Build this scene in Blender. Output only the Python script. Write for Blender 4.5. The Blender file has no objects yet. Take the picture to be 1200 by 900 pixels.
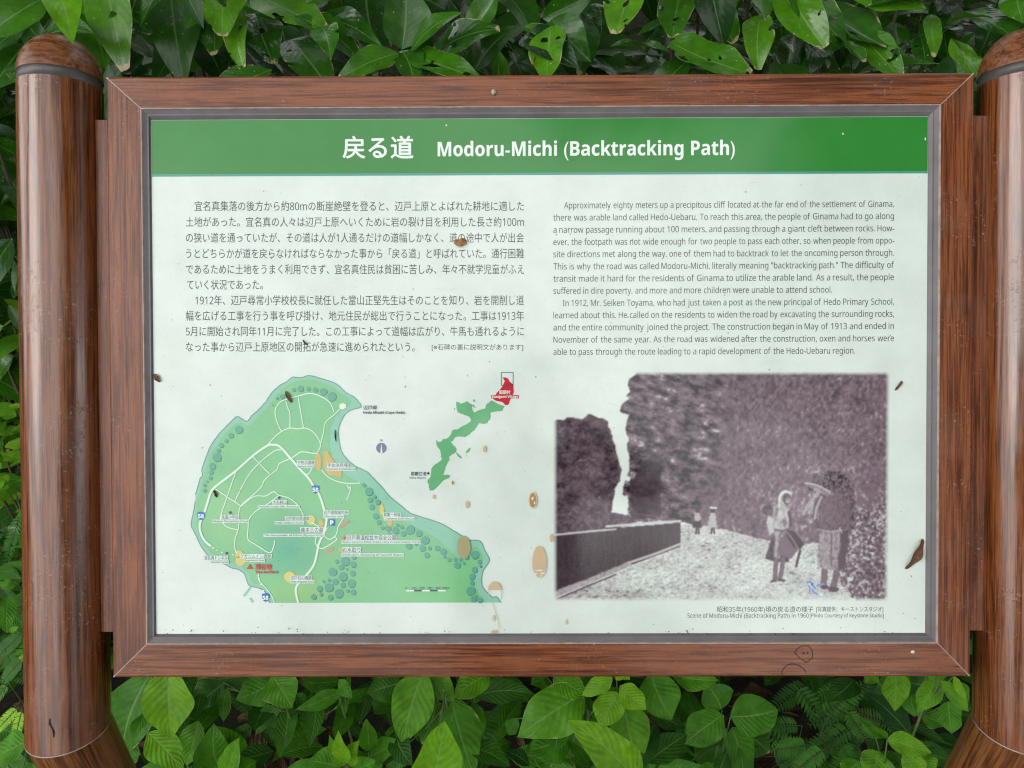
import bpy, math, random
import numpy as np
from mathutils import Vector, Matrix, Euler

random.seed(7)
rng = np.random.default_rng(7)
S = bpy.context.scene
COL = S.collection
R = math.radians

# ---------------------------------------------------------------- camera, sky, sun, exposure
TILT = R(30)
SN, CS = math.sin(TILT), math.cos(TILT)
# board frame -> world : x right, y up the tilted face, z out of the face
BM = Matrix(((1, 0, 0, 0), (0, SN, -CS, 0), (0, CS, SN, 1.05), (0, 0, 0, 1)))
CAM_B = Vector((-0.02816, 0.00683, 0.87033))
F_PX = 870.0
cam_rot_b = Matrix.Rotation(-0.0031078, 4, 'Z') @ Matrix.Rotation(0.0047791, 4, 'Y') @ Matrix.Rotation(-0.0160166, 4, 'X')
CAM_W = BM @ Matrix.Translation(CAM_B) @ cam_rot_b
cam_data = bpy.data.cameras.new('camera')
cam = bpy.data.objects.new('camera', cam_data)
COL.objects.link(cam)
cam.matrix_world = CAM_W
cam_data.sensor_width = 36
cam_data.lens = 36 * F_PX / 1200
cam_data.clip_start = 0.01
cam_data.clip_end = 500
S.camera = cam

SUN_EL, SUN_AZ = 28, 235           # degrees; soft light from above and behind the viewer
world = bpy.data.worlds.new('World')
S.world = world
world.use_nodes = True
wt = world.node_tree
wt.nodes.clear()
def wn(t, **k):
    n = wt.nodes.new(t)
    for a, b in k.items():
        setattr(n, a, b)
    return n
sky = wn('ShaderNodeTexSky', sky_type='NISHITA', sun_disc=False)
sky.sun_elevation = R(SUN_EL)
sky.sun_rotation = R(SUN_AZ)
hsv = wn('ShaderNodeHueSaturation')
hsv.inputs['Saturation'].default_value = 0.25
wt.links.new(sky.outputs[0], hsv.inputs['Color'])
tc = wn('ShaderNodeTexCoord')
cl = wn('ShaderNodeTexNoise')
cl.inputs['Scale'].default_value = 2.6
cl.inputs['Detail'].default_value = 5
cl.inputs['Roughness'].default_value = 0.55
wt.links.new(tc.outputs['Generated'], cl.inputs['Vector'])
cr = wn('ShaderNodeValToRGB')
cr.color_ramp.elements[0].position = 0.32
cr.color_ramp.elements[0].color = (8.6, 8.9, 9.2, 1)
cr.color_ramp.elements[1].position = 0.66
cr.color_ramp.elements[1].color = (17, 17, 16.8, 1)
wt.links.new(cl.outputs['Fac'], cr.inputs[0])
mx = wn('ShaderNodeMixRGB')
mx.inputs[0].default_value = 0.8
wt.links.new(hsv.outputs[0], mx.inputs[1])
wt.links.new(cr.outputs[0], mx.inputs[2])
bg = wn('ShaderNodeBackground')
bg.inputs['Strength'].default_value = 0.14
wt.links.new(mx.outputs[0], bg.inputs['Color'])
wo = wn('ShaderNodeOutputWorld')
wt.links.new(bg.outputs[0], wo.inputs['Surface'])

sun_d = bpy.data.lights.new('sun', 'SUN')
sun_d.energy = 0.6
sun_d.angle = R(30)
sun_d.color = (1.0, 0.97, 0.92)
sun = bpy.data.objects.new('sun', sun_d)
COL.objects.link(sun)
az = R(SUN_AZ)
sdir = Vector((math.sin(az) * math.cos(R(SUN_EL)), math.cos(az) * math.cos(R(SUN_EL)), math.sin(R(SUN_EL))))
sun.rotation_euler = (-sdir).to_track_quat('-Z', 'Y').to_euler()
sun.location = sdir * 20

S.view_settings.view_transform = 'Standard'
S.view_settings.look = 'None'
S.view_settings.exposure = 0.42
S.view_settings.gamma = 1.0
S.cycles.pixel_filter_type = 'BLACKMAN_HARRIS'
S.cycles.filter_width = 1.15
S.cycles.max_bounces = 8
S.cycles.transparent_max_bounces = 16

# ---------------------------------------------------------------- helpers
ROT_I = (cam_rot_b).to_3x3()
def Q(px, py, z=0.0):
    """point of the board plane at height z under a pixel of the 1200x900 frame (board coordinates)"""
    d = ROT_I @ Vector(((px - 600) / F_PX, (450 - py) / F_PX, -1))
    t = (z - CAM_B.z) / d.z
    p = CAM_B + d * t
    return (p.x, p.y)
CW3 = CAM_W.to_3x3()
CWT = CAM_W.to_translation()
def P(px, py, depth):
    return CWT + CW3 @ Vector(((px - 600) / F_PX * depth, (450 - py) / F_PX * depth, -depth))

def tag(o, label=None, cat=None, group=None, kind=None):
    if label: o['label'] = label
    if cat: o['category'] = cat
    if group: o['group'] = group
    if kind: o['kind'] = kind
    return o
def empty(name, loc=(0, 0, 0)):
    o = bpy.data.objects.new(name, None)
    o.empty_display_size = 0.05
    o.location = loc
    COL.objects.link(o)
    return o
def link(name, me, mat=None, parent=None):
    o = bpy.data.objects.new(name, me)
    COL.objects.link(o)
    if mat is not None:
        for m in (mat if isinstance(mat, (list, tuple)) else [mat]):
            me.materials.append(m)
    if parent is not None:
        o.parent = parent
    return o

class MB:
    """collects faces for one mesh; each face keeps a material index"""
    def __init__(s):
        s.v, s.f, s.m, s.sm = [], [], [], []
    def add(s, verts, faces, mi=0, smooth=False):
        b = len(s.v)
        s.v += [tuple(v) for v in verts]
        for f in faces:
            s.f.append(tuple(b + i for i in f)); s.m.append(mi); s.sm.append(smooth)
    def poly(s, pts, z, mi=0):
        a = sum(pts[i - 1][0] * pts[i][1] - pts[i][0] * pts[i - 1][1] for i in range(len(pts)))
        if a < 0: pts = pts[::-1]
        s.add([(x, y, z) for x, y in pts], [tuple(range(len(pts)))], mi)
    def rect(s, x0, y0, x1, y1, z, mi=0):
        s.poly([(x0, y0), (x1, y0), (x1, y1), (x0, y1)], z, mi)
    def disc(s, c, rx, ry, z, mi=0, n=20, wob=0.0):
        ph = random.random() * 6
        s.poly([(c[0] + rx * (1 + wob * math.sin(3 * a + ph)) * math.cos(a), c[1] + ry * (1 + wob * math.sin(2 * a + ph)) * math.sin(a)) for a in [2 * math.pi * i / n for i in range(n)]], z, mi)
    def stroke(s, pts, w, z, mi=0, closed=False):
        n = len(pts)
        L, Rr = [], []
        for i in range(n):
            a = pts[i - 1] if (i or closed) else pts[i]
            b = pts[(i + 1) % n] if (i < n - 1 or closed) else pts[i]
            dx, dy = b[0] - a[0], b[1] - a[1]
            l = math.hypot(dx, dy) or 1
            nx, ny = -dy / l * w / 2, dx / l * w / 2
            L.append((pts[i][0] + nx, pts[i][1] + ny, z)); Rr.append((pts[i][0] - nx, pts[i][1] - ny, z))
        fs = []
        for i in range(n if closed else n - 1):
            j = (i + 1) % n
            fs.append((n + i, n + j, j, i))
        s.add(L + Rr, fs, mi)
    def box(s, x0, y0, z0, x1, y1, z1, mi=0):
        s.add([(x0, y0, z0), (x1, y0, z0), (x1, y1, z0), (x0, y1, z0), (x0, y0, z1), (x1, y0, z1), (x1, y1, z1), (x0, y1, z1)],
              [(0, 3, 2, 1), (4, 5, 6, 7), (0, 1, 5, 4), (1, 2, 6, 5), (2, 3, 7, 6), (3, 0, 4, 7)], mi)
    def tube(s, pts, rads, n=8, mi=0):
        pts = [Vector(p) for p in pts]
        rings = []
        up = Vector((0.31, 0.2, 0.93))
        for i, p in enumerate(pts):
            d = (pts[min(i + 1, len(pts) - 1)] - pts[max(i - 1, 0)]).normalized()
            a = d.cross(up)
            if a.length < 1e-4: a = d.cross(Vector((1, 0, 0)))
            a.normalize(); b = d.cross(a)
            rings.append([p + (a * math.cos(t) + b * math.sin(t)) * rads[i] for t in [2 * math.pi * k / n for k in range(n)]])
        vs = [v for r in rings for v in r]
        fs = [(i * n + k, i * n + (k + 1) % n, (i + 1) * n + (k + 1) % n, (i + 1) * n + k) for i in range(len(pts) - 1) for k in range(n)]
        fs += [tuple(range(n))[::-1], tuple((len(pts) - 1) * n + k for k in range(n))]
        s.add(vs, fs, mi, True)
    def mesh(s, name):
        me = bpy.data.meshes.new(name)
        me.from_pydata(s.v, [], s.f)
        me.polygons.foreach_set('material_index', s.m)
        me.polygons.foreach_set('use_smooth', s.sm)
        me.update()
        return me
    def build(s, name, mat, parent=None):
        return link(name, s.mesh(name), mat, parent)

def spline(pts, k=5):
    """Catmull-Rom through the points"""
    out = []
    n = len(pts)
    for i in range(n - 1):
        p0, p1, p2, p3 = pts[max(i - 1, 0)], pts[i], pts[i + 1], pts[min(i + 2, n - 1)]
        for j in range(k):
            t = j / k
            out.append(tuple(0.5 * (2 * p1[c] + (p2[c] - p0[c]) * t + (2 * p0[c] - 5 * p1[c] + 4 * p2[c] - p3[c]) * t * t + (3 * p1[c] - p0[c] - 3 * p2[c] + p3[c]) * t ** 3) for c in range(2)))
    out.append(tuple(pts[-1]))
    return out

def srgb(r, g, b):
    def f(c):
        c /= 255
        return c / 12.92 if c <= 0.04045 else ((c + 0.055) / 1.055) ** 2.4
    return (f(r), f(g), f(b), 1)

# ---------------------------------------------------------------- materials
class NT:
    def __init__(s, name):
        s.mat = bpy.data.materials.new(name)
        s.mat.use_nodes = True
        s.t = s.mat.node_tree
        s.t.nodes.clear()
        s.out = s.n('ShaderNodeOutputMaterial')
    def n(s, typ, ins=None, **k):
        nd = s.t.nodes.new(typ)
        for a, b in k.items(): setattr(nd, a, b)
        for a, b in (ins or {}).items():
            if hasattr(b, 'is_output') or isinstance(b, bpy.types.NodeSocket): s.t.links.new(b, nd.inputs[a])
            else: nd.inputs[a].default_value = b
        return nd
    def ramp(s, fac, stops, interp='LINEAR'):
        nd = s.n('ShaderNodeValToRGB', {0: fac})
        nd.color_ramp.interpolation = interp
        el = nd.color_ramp.elements
        while len(el) < len(stops): el.new(0.5)
        for e, (p, c) in zip(el, stops):
            e.position = p
            e.color = c if isinstance(c, tuple) else (c, c, c, 1)
        return nd.outputs[0]
    def math(s, op, a, b=0.0, c=0.0):
        return s.n('ShaderNodeMath', {0: a, 1: b, 2: c}, operation=op).outputs[0]
    def mix(s, f, a, b, mode='MIX'):
        return s.n('ShaderNodeMixRGB', {0: f, 1: a, 2: b}, blend_type=mode).outputs[0]
    def noise(s, vec, scale, detail=4, rough=0.55, dist=0.0):
        return s.n('ShaderNodeTexNoise', {'Vector': vec, 'Scale': scale, 'Detail': detail, 'Roughness': rough, 'Distortion': dist}).outputs['Fac']
    def surf(s, sh):
        s.t.links.new(sh, s.out.inputs['Surface'])
        return s.mat

def sheet_finish(N, col, vec, rough=0.085):
    """weathered clear laminate over a printed sheet: fine dirt specks, faint mottling, soft ripples"""
    mott = N.noise(vec, 16, 5, 0.6)
    col = N.mix(1.0, col, N.ramp(mott, [(0.3, (0.90, 0.905, 0.90, 1)), (0.62, (1, 1, 1, 1))]), 'MULTIPLY')
    yl = N.noise(vec, 5.5, 3, 0.5)
    col = N.mix(N.ramp(yl, [(0.55, 0.0), (0.75, 0.22)]), col, N.mix(1.0, col, (1.0, 0.97, 0.86, 1), 'MULTIPLY'))
    fine = N.noise(vec, 420, 2, 0.6)
    col = N.mix(N.ramp(fine, [(0.64, 0.0), (0.76, 0.35)]), col, N.mix(1.0, col, (0.55, 0.55, 0.52, 1), 'MULTIPLY'))
    vo = N.n('ShaderNodeTexVoronoi', {'Vector': vec, 'Scale': 62.0, 'Randomness': 1.0})
    dn = N.noise(vec, 30, 2)
    spot = N.math('MULTIPLY', N.ramp(vo.outputs['Distance'], [(0.045, 1.0), (0.085, 0.0)]), N.ramp(dn, [(0.50, 0.0), (0.58, 1.0)]))
    col = N.mix(N.math('MULTIPLY', spot, 0.6), col, (0.12, 0.11, 0.09, 1))
    rip = N.noise(vec, 22, 3, 0.5)
    grain = N.noise(vec, 700, 2, 0.5)
    b1 = N.n('ShaderNodeBump', {'Strength': 0.05, 'Distance': 0.002, 'Height': rip})
    b2 = N.n('ShaderNodeBump', {'Strength': 0.05, 'Distance': 0.0004, 'Height': grain, 'Normal': b1.outputs[0]})
    ro = N.n('ShaderNodeMapRange', {'Value': mott, 'From Min': 0.3, 'From Max': 0.7, 'To Min': rough - 0.02, 'To Max': rough + 0.05}).outputs[0]
    p = N.n('ShaderNodeBsdfPrincipled', {'Base Color': col, 'Roughness': ro, 'IOR': 1.5, 'Normal': b2.outputs[0]})
    return N.surf(p.outputs[0])
def ink(name, rgba, rough=0.085):
    N = NT(name)
    vec = N.n('ShaderNodeTexCoord').outputs['Object']
    return sheet_finish(N, rgba, vec, rough)
PAPER = (0.70, 0.785, 0.735, 1)
M = {}
M['paper'] = ink('printed_sheet_white', PAPER)
M['green'] = ink('print_green', (0.035, 0.235, 0.040, 1))
M['teal'] = ink('print_teal', (0.07, 0.33, 0.27, 1))
M['white'] = ink('print_white', (0.80, 0.88, 0.83, 1))
M['text'] = ink('print_grey_text', (0.06, 0.063, 0.068, 1))
M['text_dark'] = ink('print_dark_text', (0.06, 0.07, 0.11, 1))
M['coast'] = ink('print_coast', (0.27, 0.57, 0.42, 1))
M['land'] = ink('print_land', (0.225, 0.54, 0.27, 1))
M['land_deep'] = ink('print_land_deep', (0.135, 0.42, 0.27, 1))
M['land_warm'] = ink('print_land_warm', (0.27, 0.52, 0.22, 1))
M['shore'] = ink('print_shore_line', (0.17, 0.32, 0.30, 1))
M['copse'] = ink('print_copse', (0.13, 0.38, 0.29, 1))
M['copse_dark'] = ink('print_copse_dark', (0.06, 0.22, 0.16, 1))
M['road'] = ink('print_road', (0.72, 0.86, 0.74, 1))
M['halo'] = ink('print_label_halo', (0.66, 0.80, 0.72, 1))
M['blue'] = ink('print_blue', (0.03, 0.17, 0.52, 1))
M['red'] = ink('print_red', (0.55, 0.03, 0.05, 1))
M['ochre'] = ink('print_ochre', (0.60, 0.45, 0.15, 1))
M['yellow'] = ink('print_yellow', (0.66, 0.58, 0.18, 1))
M['pink'] = ink('print_pink', (0.58, 0.30, 0.26, 1))
M['isle'] = ink('print_isle_green', (0.15, 0.45, 0.21, 1))
M['compass'] = ink('print_compass', (0.17, 0.19, 0.27, 1))
M['stain'] = ink('rust_stain', (0.62, 0.47, 0.30, 1))
M['stain_dark'] = ink('rust_stain_dark', (0.50, 0.27, 0.09, 1))
M['stain_map'] = ink('rust_stain_on_map', (0.40, 0.37, 0.20, 1))
M['stain_rim'] = ink('stain_rim', (0.66, 0.60, 0.50, 1))
M['scratch'] = ink('pale_scratch', (0.75, 0.78, 0.74, 1))
M['doodle_blue'] = ink('blue_marker', (0.16, 0.30, 0.58, 1))

def wood(name, axis, dark=(0.055, 0.016, 0.007, 1), mid=(0.150, 0.042, 0.015, 1), light=(0.255, 0.083, 0.032, 1), rough=0.24, drops=True, ior=1.45, seed=0.0):
    """glossy wood-grain foil over resin: streaks run along the given local axis"""
    N = NT(name)
    o = N.n('ShaderNodeTexCoord').outputs['Object']
    sc = [1, 1, 1]; sc[axis] = 0.045
    mp = N.n('ShaderNodeMapping', {'Vector': o, 'Scale': tuple(sc), 'Location': (seed, seed * 1.7, seed * 0.3)}).outputs[0]
    sc2 = [1, 1, 1]; sc2[axis] = 0.022
    mp2 = N.n('ShaderNodeMapping', {'Vector': o, 'Scale': tuple(sc2), 'Location': (seed * 2, seed, seed)}).outputs[0]
    sc3 = [1, 1, 1]; sc3[axis] = 0.03
    mp3 = N.n('ShaderNodeMapping', {'Vector': o, 'Scale': tuple(sc3), 'Location': (seed * 3, seed * .4, seed * 2)}).outputs[0]
    big = N.noise(mp, 60, 5, 0.6, 0.8)
    fib = N.noise(mp2, 330, 4, 0.7)
    pores = N.noise(mp, 330, 3, 0.6)
    med = N.noise(mp3, 240, 4, 0.65, 0.5)
    k = N.math('ADD', N.math('ADD', N.math('MULTIPLY', big, 0.28), N.math('MULTIPLY', med, 0.30)), N.math('MULTIPLY', fib, 0.42))
    col = N.ramp(k, [(0.40, dark), (0.48, mid), (0.54, light), (0.63, mid)])
    streak = N.noise(mp3, 110, 4, 0.7, 1.2)
    col = N.mix(N.ramp(streak, [(0.60, 0.0), (0.68, 0.6)]), col, dark)
    col = N.mix(N.ramp(pores, [(0.57, 0.0), (0.66, 0.7)]), col, dark)
    wear = N.noise(o, 9, 5, 0.65)
    col = N.mix(N.ramp(wear, [(0.50, 0.0), (0.72, 0.20)]), col, (0.27, 0.15, 0.11, 1))
    h = N.math('ADD', N.math('MULTIPLY', fib, 0.4), N.math('MULTIPLY', pores, -0.5))
    b = N.n('ShaderNodeBump', {'Strength': 0.16, 'Distance': 0.0008, 'Height': h}).outputs[0]
    if drops:
        vo = N.n('ShaderNodeTexVoronoi', {'Vector': o, 'Scale': 120.0}).outputs['Distance']
        gate = N.ramp(N.noise(o, 14, 3), [(0.52, 0.0), (0.60, 1.0)])
        ring = N.math('MULTIPLY', N.ramp(vo, [(0.10, 0.0), (0.17, 1.0), (0.20, 1.0), (0.26, 0.0)]), gate)
        small = N.noise(o, 260, 2)
        spk = N.math('MULTIPLY', N.ramp(small, [(0.63, 0.0), (0.70, 1.0)]), gate)
        col = N.mix(N.math('MULTIPLY', ring, 0.04), col, (0.5, 0.45, 0.43, 1))
        col = N.mix(N.math('MULTIPLY', spk, 0.32), col, (0.5, 0.42, 0.40, 1))
        b = N.n('ShaderNodeBump', {'Strength': 0.22, 'Distance': 0.0010, 'Height': N.math('ADD', N.math('MULTIPLY', ring, 0.5), spk), 'Normal': b}).outputs[0]
    ro = N.n('ShaderNodeMapRange', {'Value': wear, 'From Min': 0.35, 'From Max': 0.7, 'To Min': rough - 0.05, 'To Max': rough + 0.14}).outputs[0]
    p = N.n('ShaderNodeBsdfPrincipled', {'Base Color': col, 'Roughness': ro, 'IOR': ior, 'Normal': b})
    return N.surf(p.outputs[0])
M['wood_v'] = wood('wood_foil_upright', 1, seed=0.3)
M['wood_h'] = wood('wood_foil_level', 0, seed=1.3)
M['wood_post'] = wood('wood_foil_post', 1, dark=(0.045, 0.013, 0.005, 1), mid=(0.135, 0.038, 0.011, 1), light=(0.235, 0.078, 0.024, 1), rough=0.15, ior=1.68, seed=2.6)
M['wood_low'] = wood('wood_foil_low', 1, dark=(0.05, 0.016, 0.006, 1), mid=(0.145, 0.050, 0.017, 1), light=(0.25, 0.100, 0.036, 1), rough=0.3, drops=False, seed=4.1)

def plain(name, rgba, rough=0.5, metal=0.0, bump=0.0, bscale=300, var=0.25, vscale=40):
    N = NT(name)
    o = N.n('ShaderNodeTexCoord').outputs['Object']
    v = N.noise(o, vscale, 4, 0.6)
    col = N.mix(N.ramp(v, [(0.35, 0.0), (0.7, var)]), rgba, N.mix(1.0, rgba, (0.5, 0.48, 0.46, 1), 'MULTIPLY'))
    kw = {'Base Color': col, 'Roughness': rough, 'Metallic': metal}
    if bump:
        kw['Normal'] = N.n('ShaderNodeBump', {'Strength': bump, 'Distance': 0.001, 'Height': N.noise(o, bscale, 3)}).outputs[0]
    p = N.n('ShaderNodeBsdfPrincipled', kw)
    return N.surf(p.outputs[0])
M['gasket'] = plain('grey_gasket', (0.150, 0.138, 0.146, 1), 0.5, bump=0.25, bscale=220, var=0.5, vscale=25)
M['pale_edge'] = plain('pale_edge_wear_highlight', (0.42, 0.33, 0.30, 1), 0.4, var=0.8, vscale=70)  # pale seams; along the frame edges this tone paints the bevel highlight
M['band'] = plain('dark_grey_band', (0.085, 0.078, 0.075, 1), 0.42, bump=0.3, var=0.7, vscale=60)
M['backing'] = plain('dark_back_board', (0.05, 0.04, 0.035, 1), 0.6)
M['burn'] = plain('scorched_line', (0.035, 0.018, 0.012, 1), 0.6)
M['crack'] = plain('dark_crack', (0.018, 0.010, 0.008, 1), 0.8)
M['dead'] = plain('dead_leaf_brown', (0.14, 0.062, 0.028, 1), 0.75, bump=0.8, bscale=700, var=0.9, vscale=300)
M['dead_tan'] = plain('dead_leaf_tan', (0.38, 0.20, 0.075, 1), 0.75, bump=0.8, bscale=600, var=0.8, vscale=250)
M['seed'] = plain('pale_seed', (0.42, 0.40, 0.27, 1), 0.5, var=0.6, vscale=300)
M['crumb'] = plain('pale_crumb', (0.70, 0.60, 0.46, 1), 0.6)
M['bark'] = plain('twig_bark', (0.09, 0.065, 0.04, 1), 0.8, bump=0.6, bscale=160, var=0.6, vscale=60)
M['stem'] = plain('green_stem', (0.09, 0.16, 0.04, 1), 0.5)
M['stalk'] = plain('dark_green_stalk', (0.035, 0.075, 0.018, 1), 0.55)
M['rock'] = plain('weathered_rock', (0.17, 0.165, 0.14, 1), 0.9, bump=1.0, bscale=25, var=0.9, vscale=9)

def leaf_mat(name, dark, mid, bright, vein_c=0.08, rib_c=0.5, rough=0.34, spec_ior=1.45, veins=9, vein_bump=0.35, tip=0.6, spots=0.5, trans=0.22, holes=True, spec=0.22):
    N = NT(name)
    uv = N.n('ShaderNodeUVMap', uv_map='leaf').outputs[0]
    at = N.n('ShaderNodeAttribute', attribute_name='tint')
    sep = N.n('ShaderNodeSeparateColor', {0: at.outputs['Color']})
    tone, rnd, dmg = sep.outputs[0], sep.outputs[1], sep.outputs[2]
    su = N.n('ShaderNodeSeparateXYZ', {0: uv})
    u, v = su.outputs[0], su.outputs[1]
    av = N.math('ABSOLUTE', N.math('SUBTRACT', v, 0.5))
    pos = N.n('ShaderNodeNewGeometry').outputs['Position']
    col = N.ramp(tone, [(0.0, dark), (0.5, mid), (1.0, bright)])
    mot = N.noise(pos, 60, 4, 0.6)
    col = N.mix(1.0, col, N.ramp(mot, [(0.3, (0.72, 0.74, 0.70, 1)), (0.7, (1.22, 1.18, 1.1, 1))]), 'MULTIPLY')
    # side veins sweep forward from the midrib
    ph = N.math('SUBTRACT', N.math('MULTIPLY', u, float(veins)), N.math('MULTIPLY', av, veins * 0.62))
    tri = N.math('ABSOLUTE', N.math('SUBTRACT', N.math('FRACT', ph), 0.5))
    vein = N.ramp(tri, [(0.0, 1.0), (0.07, 0.0)])
    rib = N.ramp(av, [(0.008, 1.0), (0.026, 0.0)])
    light = N.mix(0.5, mid, (0.40, 0.52, 0.22, 1))
    col = N.mix(N.math('MULTIPLY', vein, vein_c), col, light)
    col = N.mix(N.math('MULTIPLY', rib, rib_c), col, light)
    # pale flecks and withered tips
    fl = N.n('ShaderNodeTexVoronoi', {'Vector': pos, 'Scale': 130.0}).outputs['Distance']
    fl = N.math('MULTIPLY', N.ramp(fl, [(0.08, 1.0), (0.14, 0.0)]), N.ramp(N.noise(pos, 22, 2), [(0.50, 0.0), (0.6, spots)]))
    col = N.mix(fl, col, (0.50, 0.52, 0.28, 1))
    tn = N.math('ADD', u, N.math('MULTIPLY', N.math('SUBTRACT', N.noise(pos, 70, 3), 0.5), 0.38))
    tipm = N.math('MULTIPLY', N.ramp(tn, [(0.95, 0.0), (0.985, 1.0)]), N.math('GREATER_THAN', dmg, 1.0 - tip))
    col = N.mix(tipm, col, (0.46, 0.37, 0.20, 1))
    en = N.math('ADD', av, N.math('MULTIPLY', N.math('SUBTRACT', N.noise(pos, 45, 3), 0.5), 0.25))
    edge = N.math('MULTIPLY', N.ramp(en, [(0.49, 0.0), (0.53, 1.0)]), N.math('GREATER_THAN', dmg, 0.6))
    col = N.mix(edge, col, (0.42, 0.40, 0.20, 1))
    back = N.n('ShaderNodeNewGeometry').outputs['Backfacing']
    col = N.mix(N.math('MULTIPLY', back, 0.55), col, N.mix(0.5, col, (0.16, 0.24, 0.11, 1)))
    hgt = N.math('ADD', N.math('MULTIPLY', N.math('MULTIPLY', tri, 2.0), 1.0), N.math('MULTIPLY', N.ramp(av, [(0.0, 0.0), (0.06, 1.0)]), 0.8))
    b = N.n('ShaderNodeBump', {'Strength': vein_bump, 'Distance': 0.0022, 'Height': hgt}).outputs[0]
    b = N.n('ShaderNodeBump', {'Strength': 0.12, 'Distance': 0.003, 'Height': N.noise(pos, 110, 3), 'Normal': b}).outputs[0]
    ro = N.n('ShaderNodeMapRange', {'Value': rnd, 'To Min': rough - 0.06, 'To Max': rough + 0.14}).outputs[0]
    p = N.n('ShaderNodeBsdfPrincipled', {'Base Color': col, 'Roughness': ro, 'IOR': spec_ior, 'Specular IOR Level': spec, 'Normal': b})
    tr = N.n('ShaderNodeBsdfTranslucent', {'Color': N.mix(1.0, col, (1.5, 1.7, 0.6, 1), 'MULTIPLY'), 'Normal': b})
    sh = N.n('ShaderNodeMixShader', {0: trans, 1: p.outputs[0], 2: tr.outputs[0]}).outputs[0]
    if holes:
        hn = N.noise(pos, 48, 2, 0.4)
        hm = N.math('MULTIPLY', N.math('GREATER_THAN', hn, 0.665), N.math('GREATER_THAN', dmg, 0.55))
        sh = N.n('ShaderNodeMixShader', {0: hm, 1: sh, 2: N.n('ShaderNodeBsdfTransparent').outputs[0]}).outputs[0]
    return N.surf(sh)
M['leaf_hedge'] = leaf_mat('glossy_hedge_leaf', (0.008, 0.042, 0.009, 1), (0.036, 0.150, 0.007, 1), (0.155, 0.400, 0.012, 1), rough=0.20, veins=10, vein_bump=0.05, spots=0.8, spec=0.55, vein_c=0.05, tip=0.45)
M['leaf_herb'] = leaf_mat('soft_herb_leaf', (0.018, 0.075, 0.014, 1), (0.068, 0.240, 0.010, 1), (0.26, 0.52, 0.024, 1), rough=0.38, veins=9, vein_bump=0.30, tip=0.12, vein_c=0.07, spots=0.25, trans=0.28, holes=False)
M['leaf_fern'] = leaf_mat('feathery_leaf', (0.016, 0.070, 0.016, 1), (0.055, 0.190, 0.022, 1), (0.26, 0.50, 0.03, 1), rough=0.5, veins=5, vein_bump=0.1, tip=0.0, spots=0.0, trans=0.25, holes=False)
M['leaf_dry'] = leaf_mat('dry_litter_leaf', (0.03, 0.018, 0.012, 1), (0.085, 0.045, 0.026, 1), (0.20, 0.12, 0.07, 1), rough=0.6, veins=7, vein_bump=0.4, tip=0.0, spots=0.0, trans=0.05, holes=False)

def soil_mat():
    N = NT('dark_soil')
    o = N.n('ShaderNodeTexCoord').outputs['Object']
    a = N.noise(o, 35, 6, 0.7)
    c = N.noise(o, 2.5, 4, 0.6)
    col = N.ramp(a, [(0.3, (0.008, 0.006, 0.004, 1)), (0.55, (0.022, 0.016, 0.010, 1)), (0.75, (0.055, 0.040, 0.026, 1))])
    col = N.mix(N.ramp(c, [(0.45, 0.0), (0.65, 0.5)]), col, (0.03, 0.045, 0.015, 1))
    b = N.n('ShaderNodeBump', {'Strength': 0.8, 'Distance': 0.02, 'Height': a}).outputs[0]
    return N.surf(N.n('ShaderNodeBsdfPrincipled', {'Base Color': col, 'Roughness': 0.95, 'Normal': b}).outputs[0])
M['soil'] = soil_mat()
M['path'] = plain('dark_gravel_path', (0.09, 0.085, 0.08, 1), 0.9, bump=0.6, bscale=60, var=0.5, vscale=12)

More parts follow.
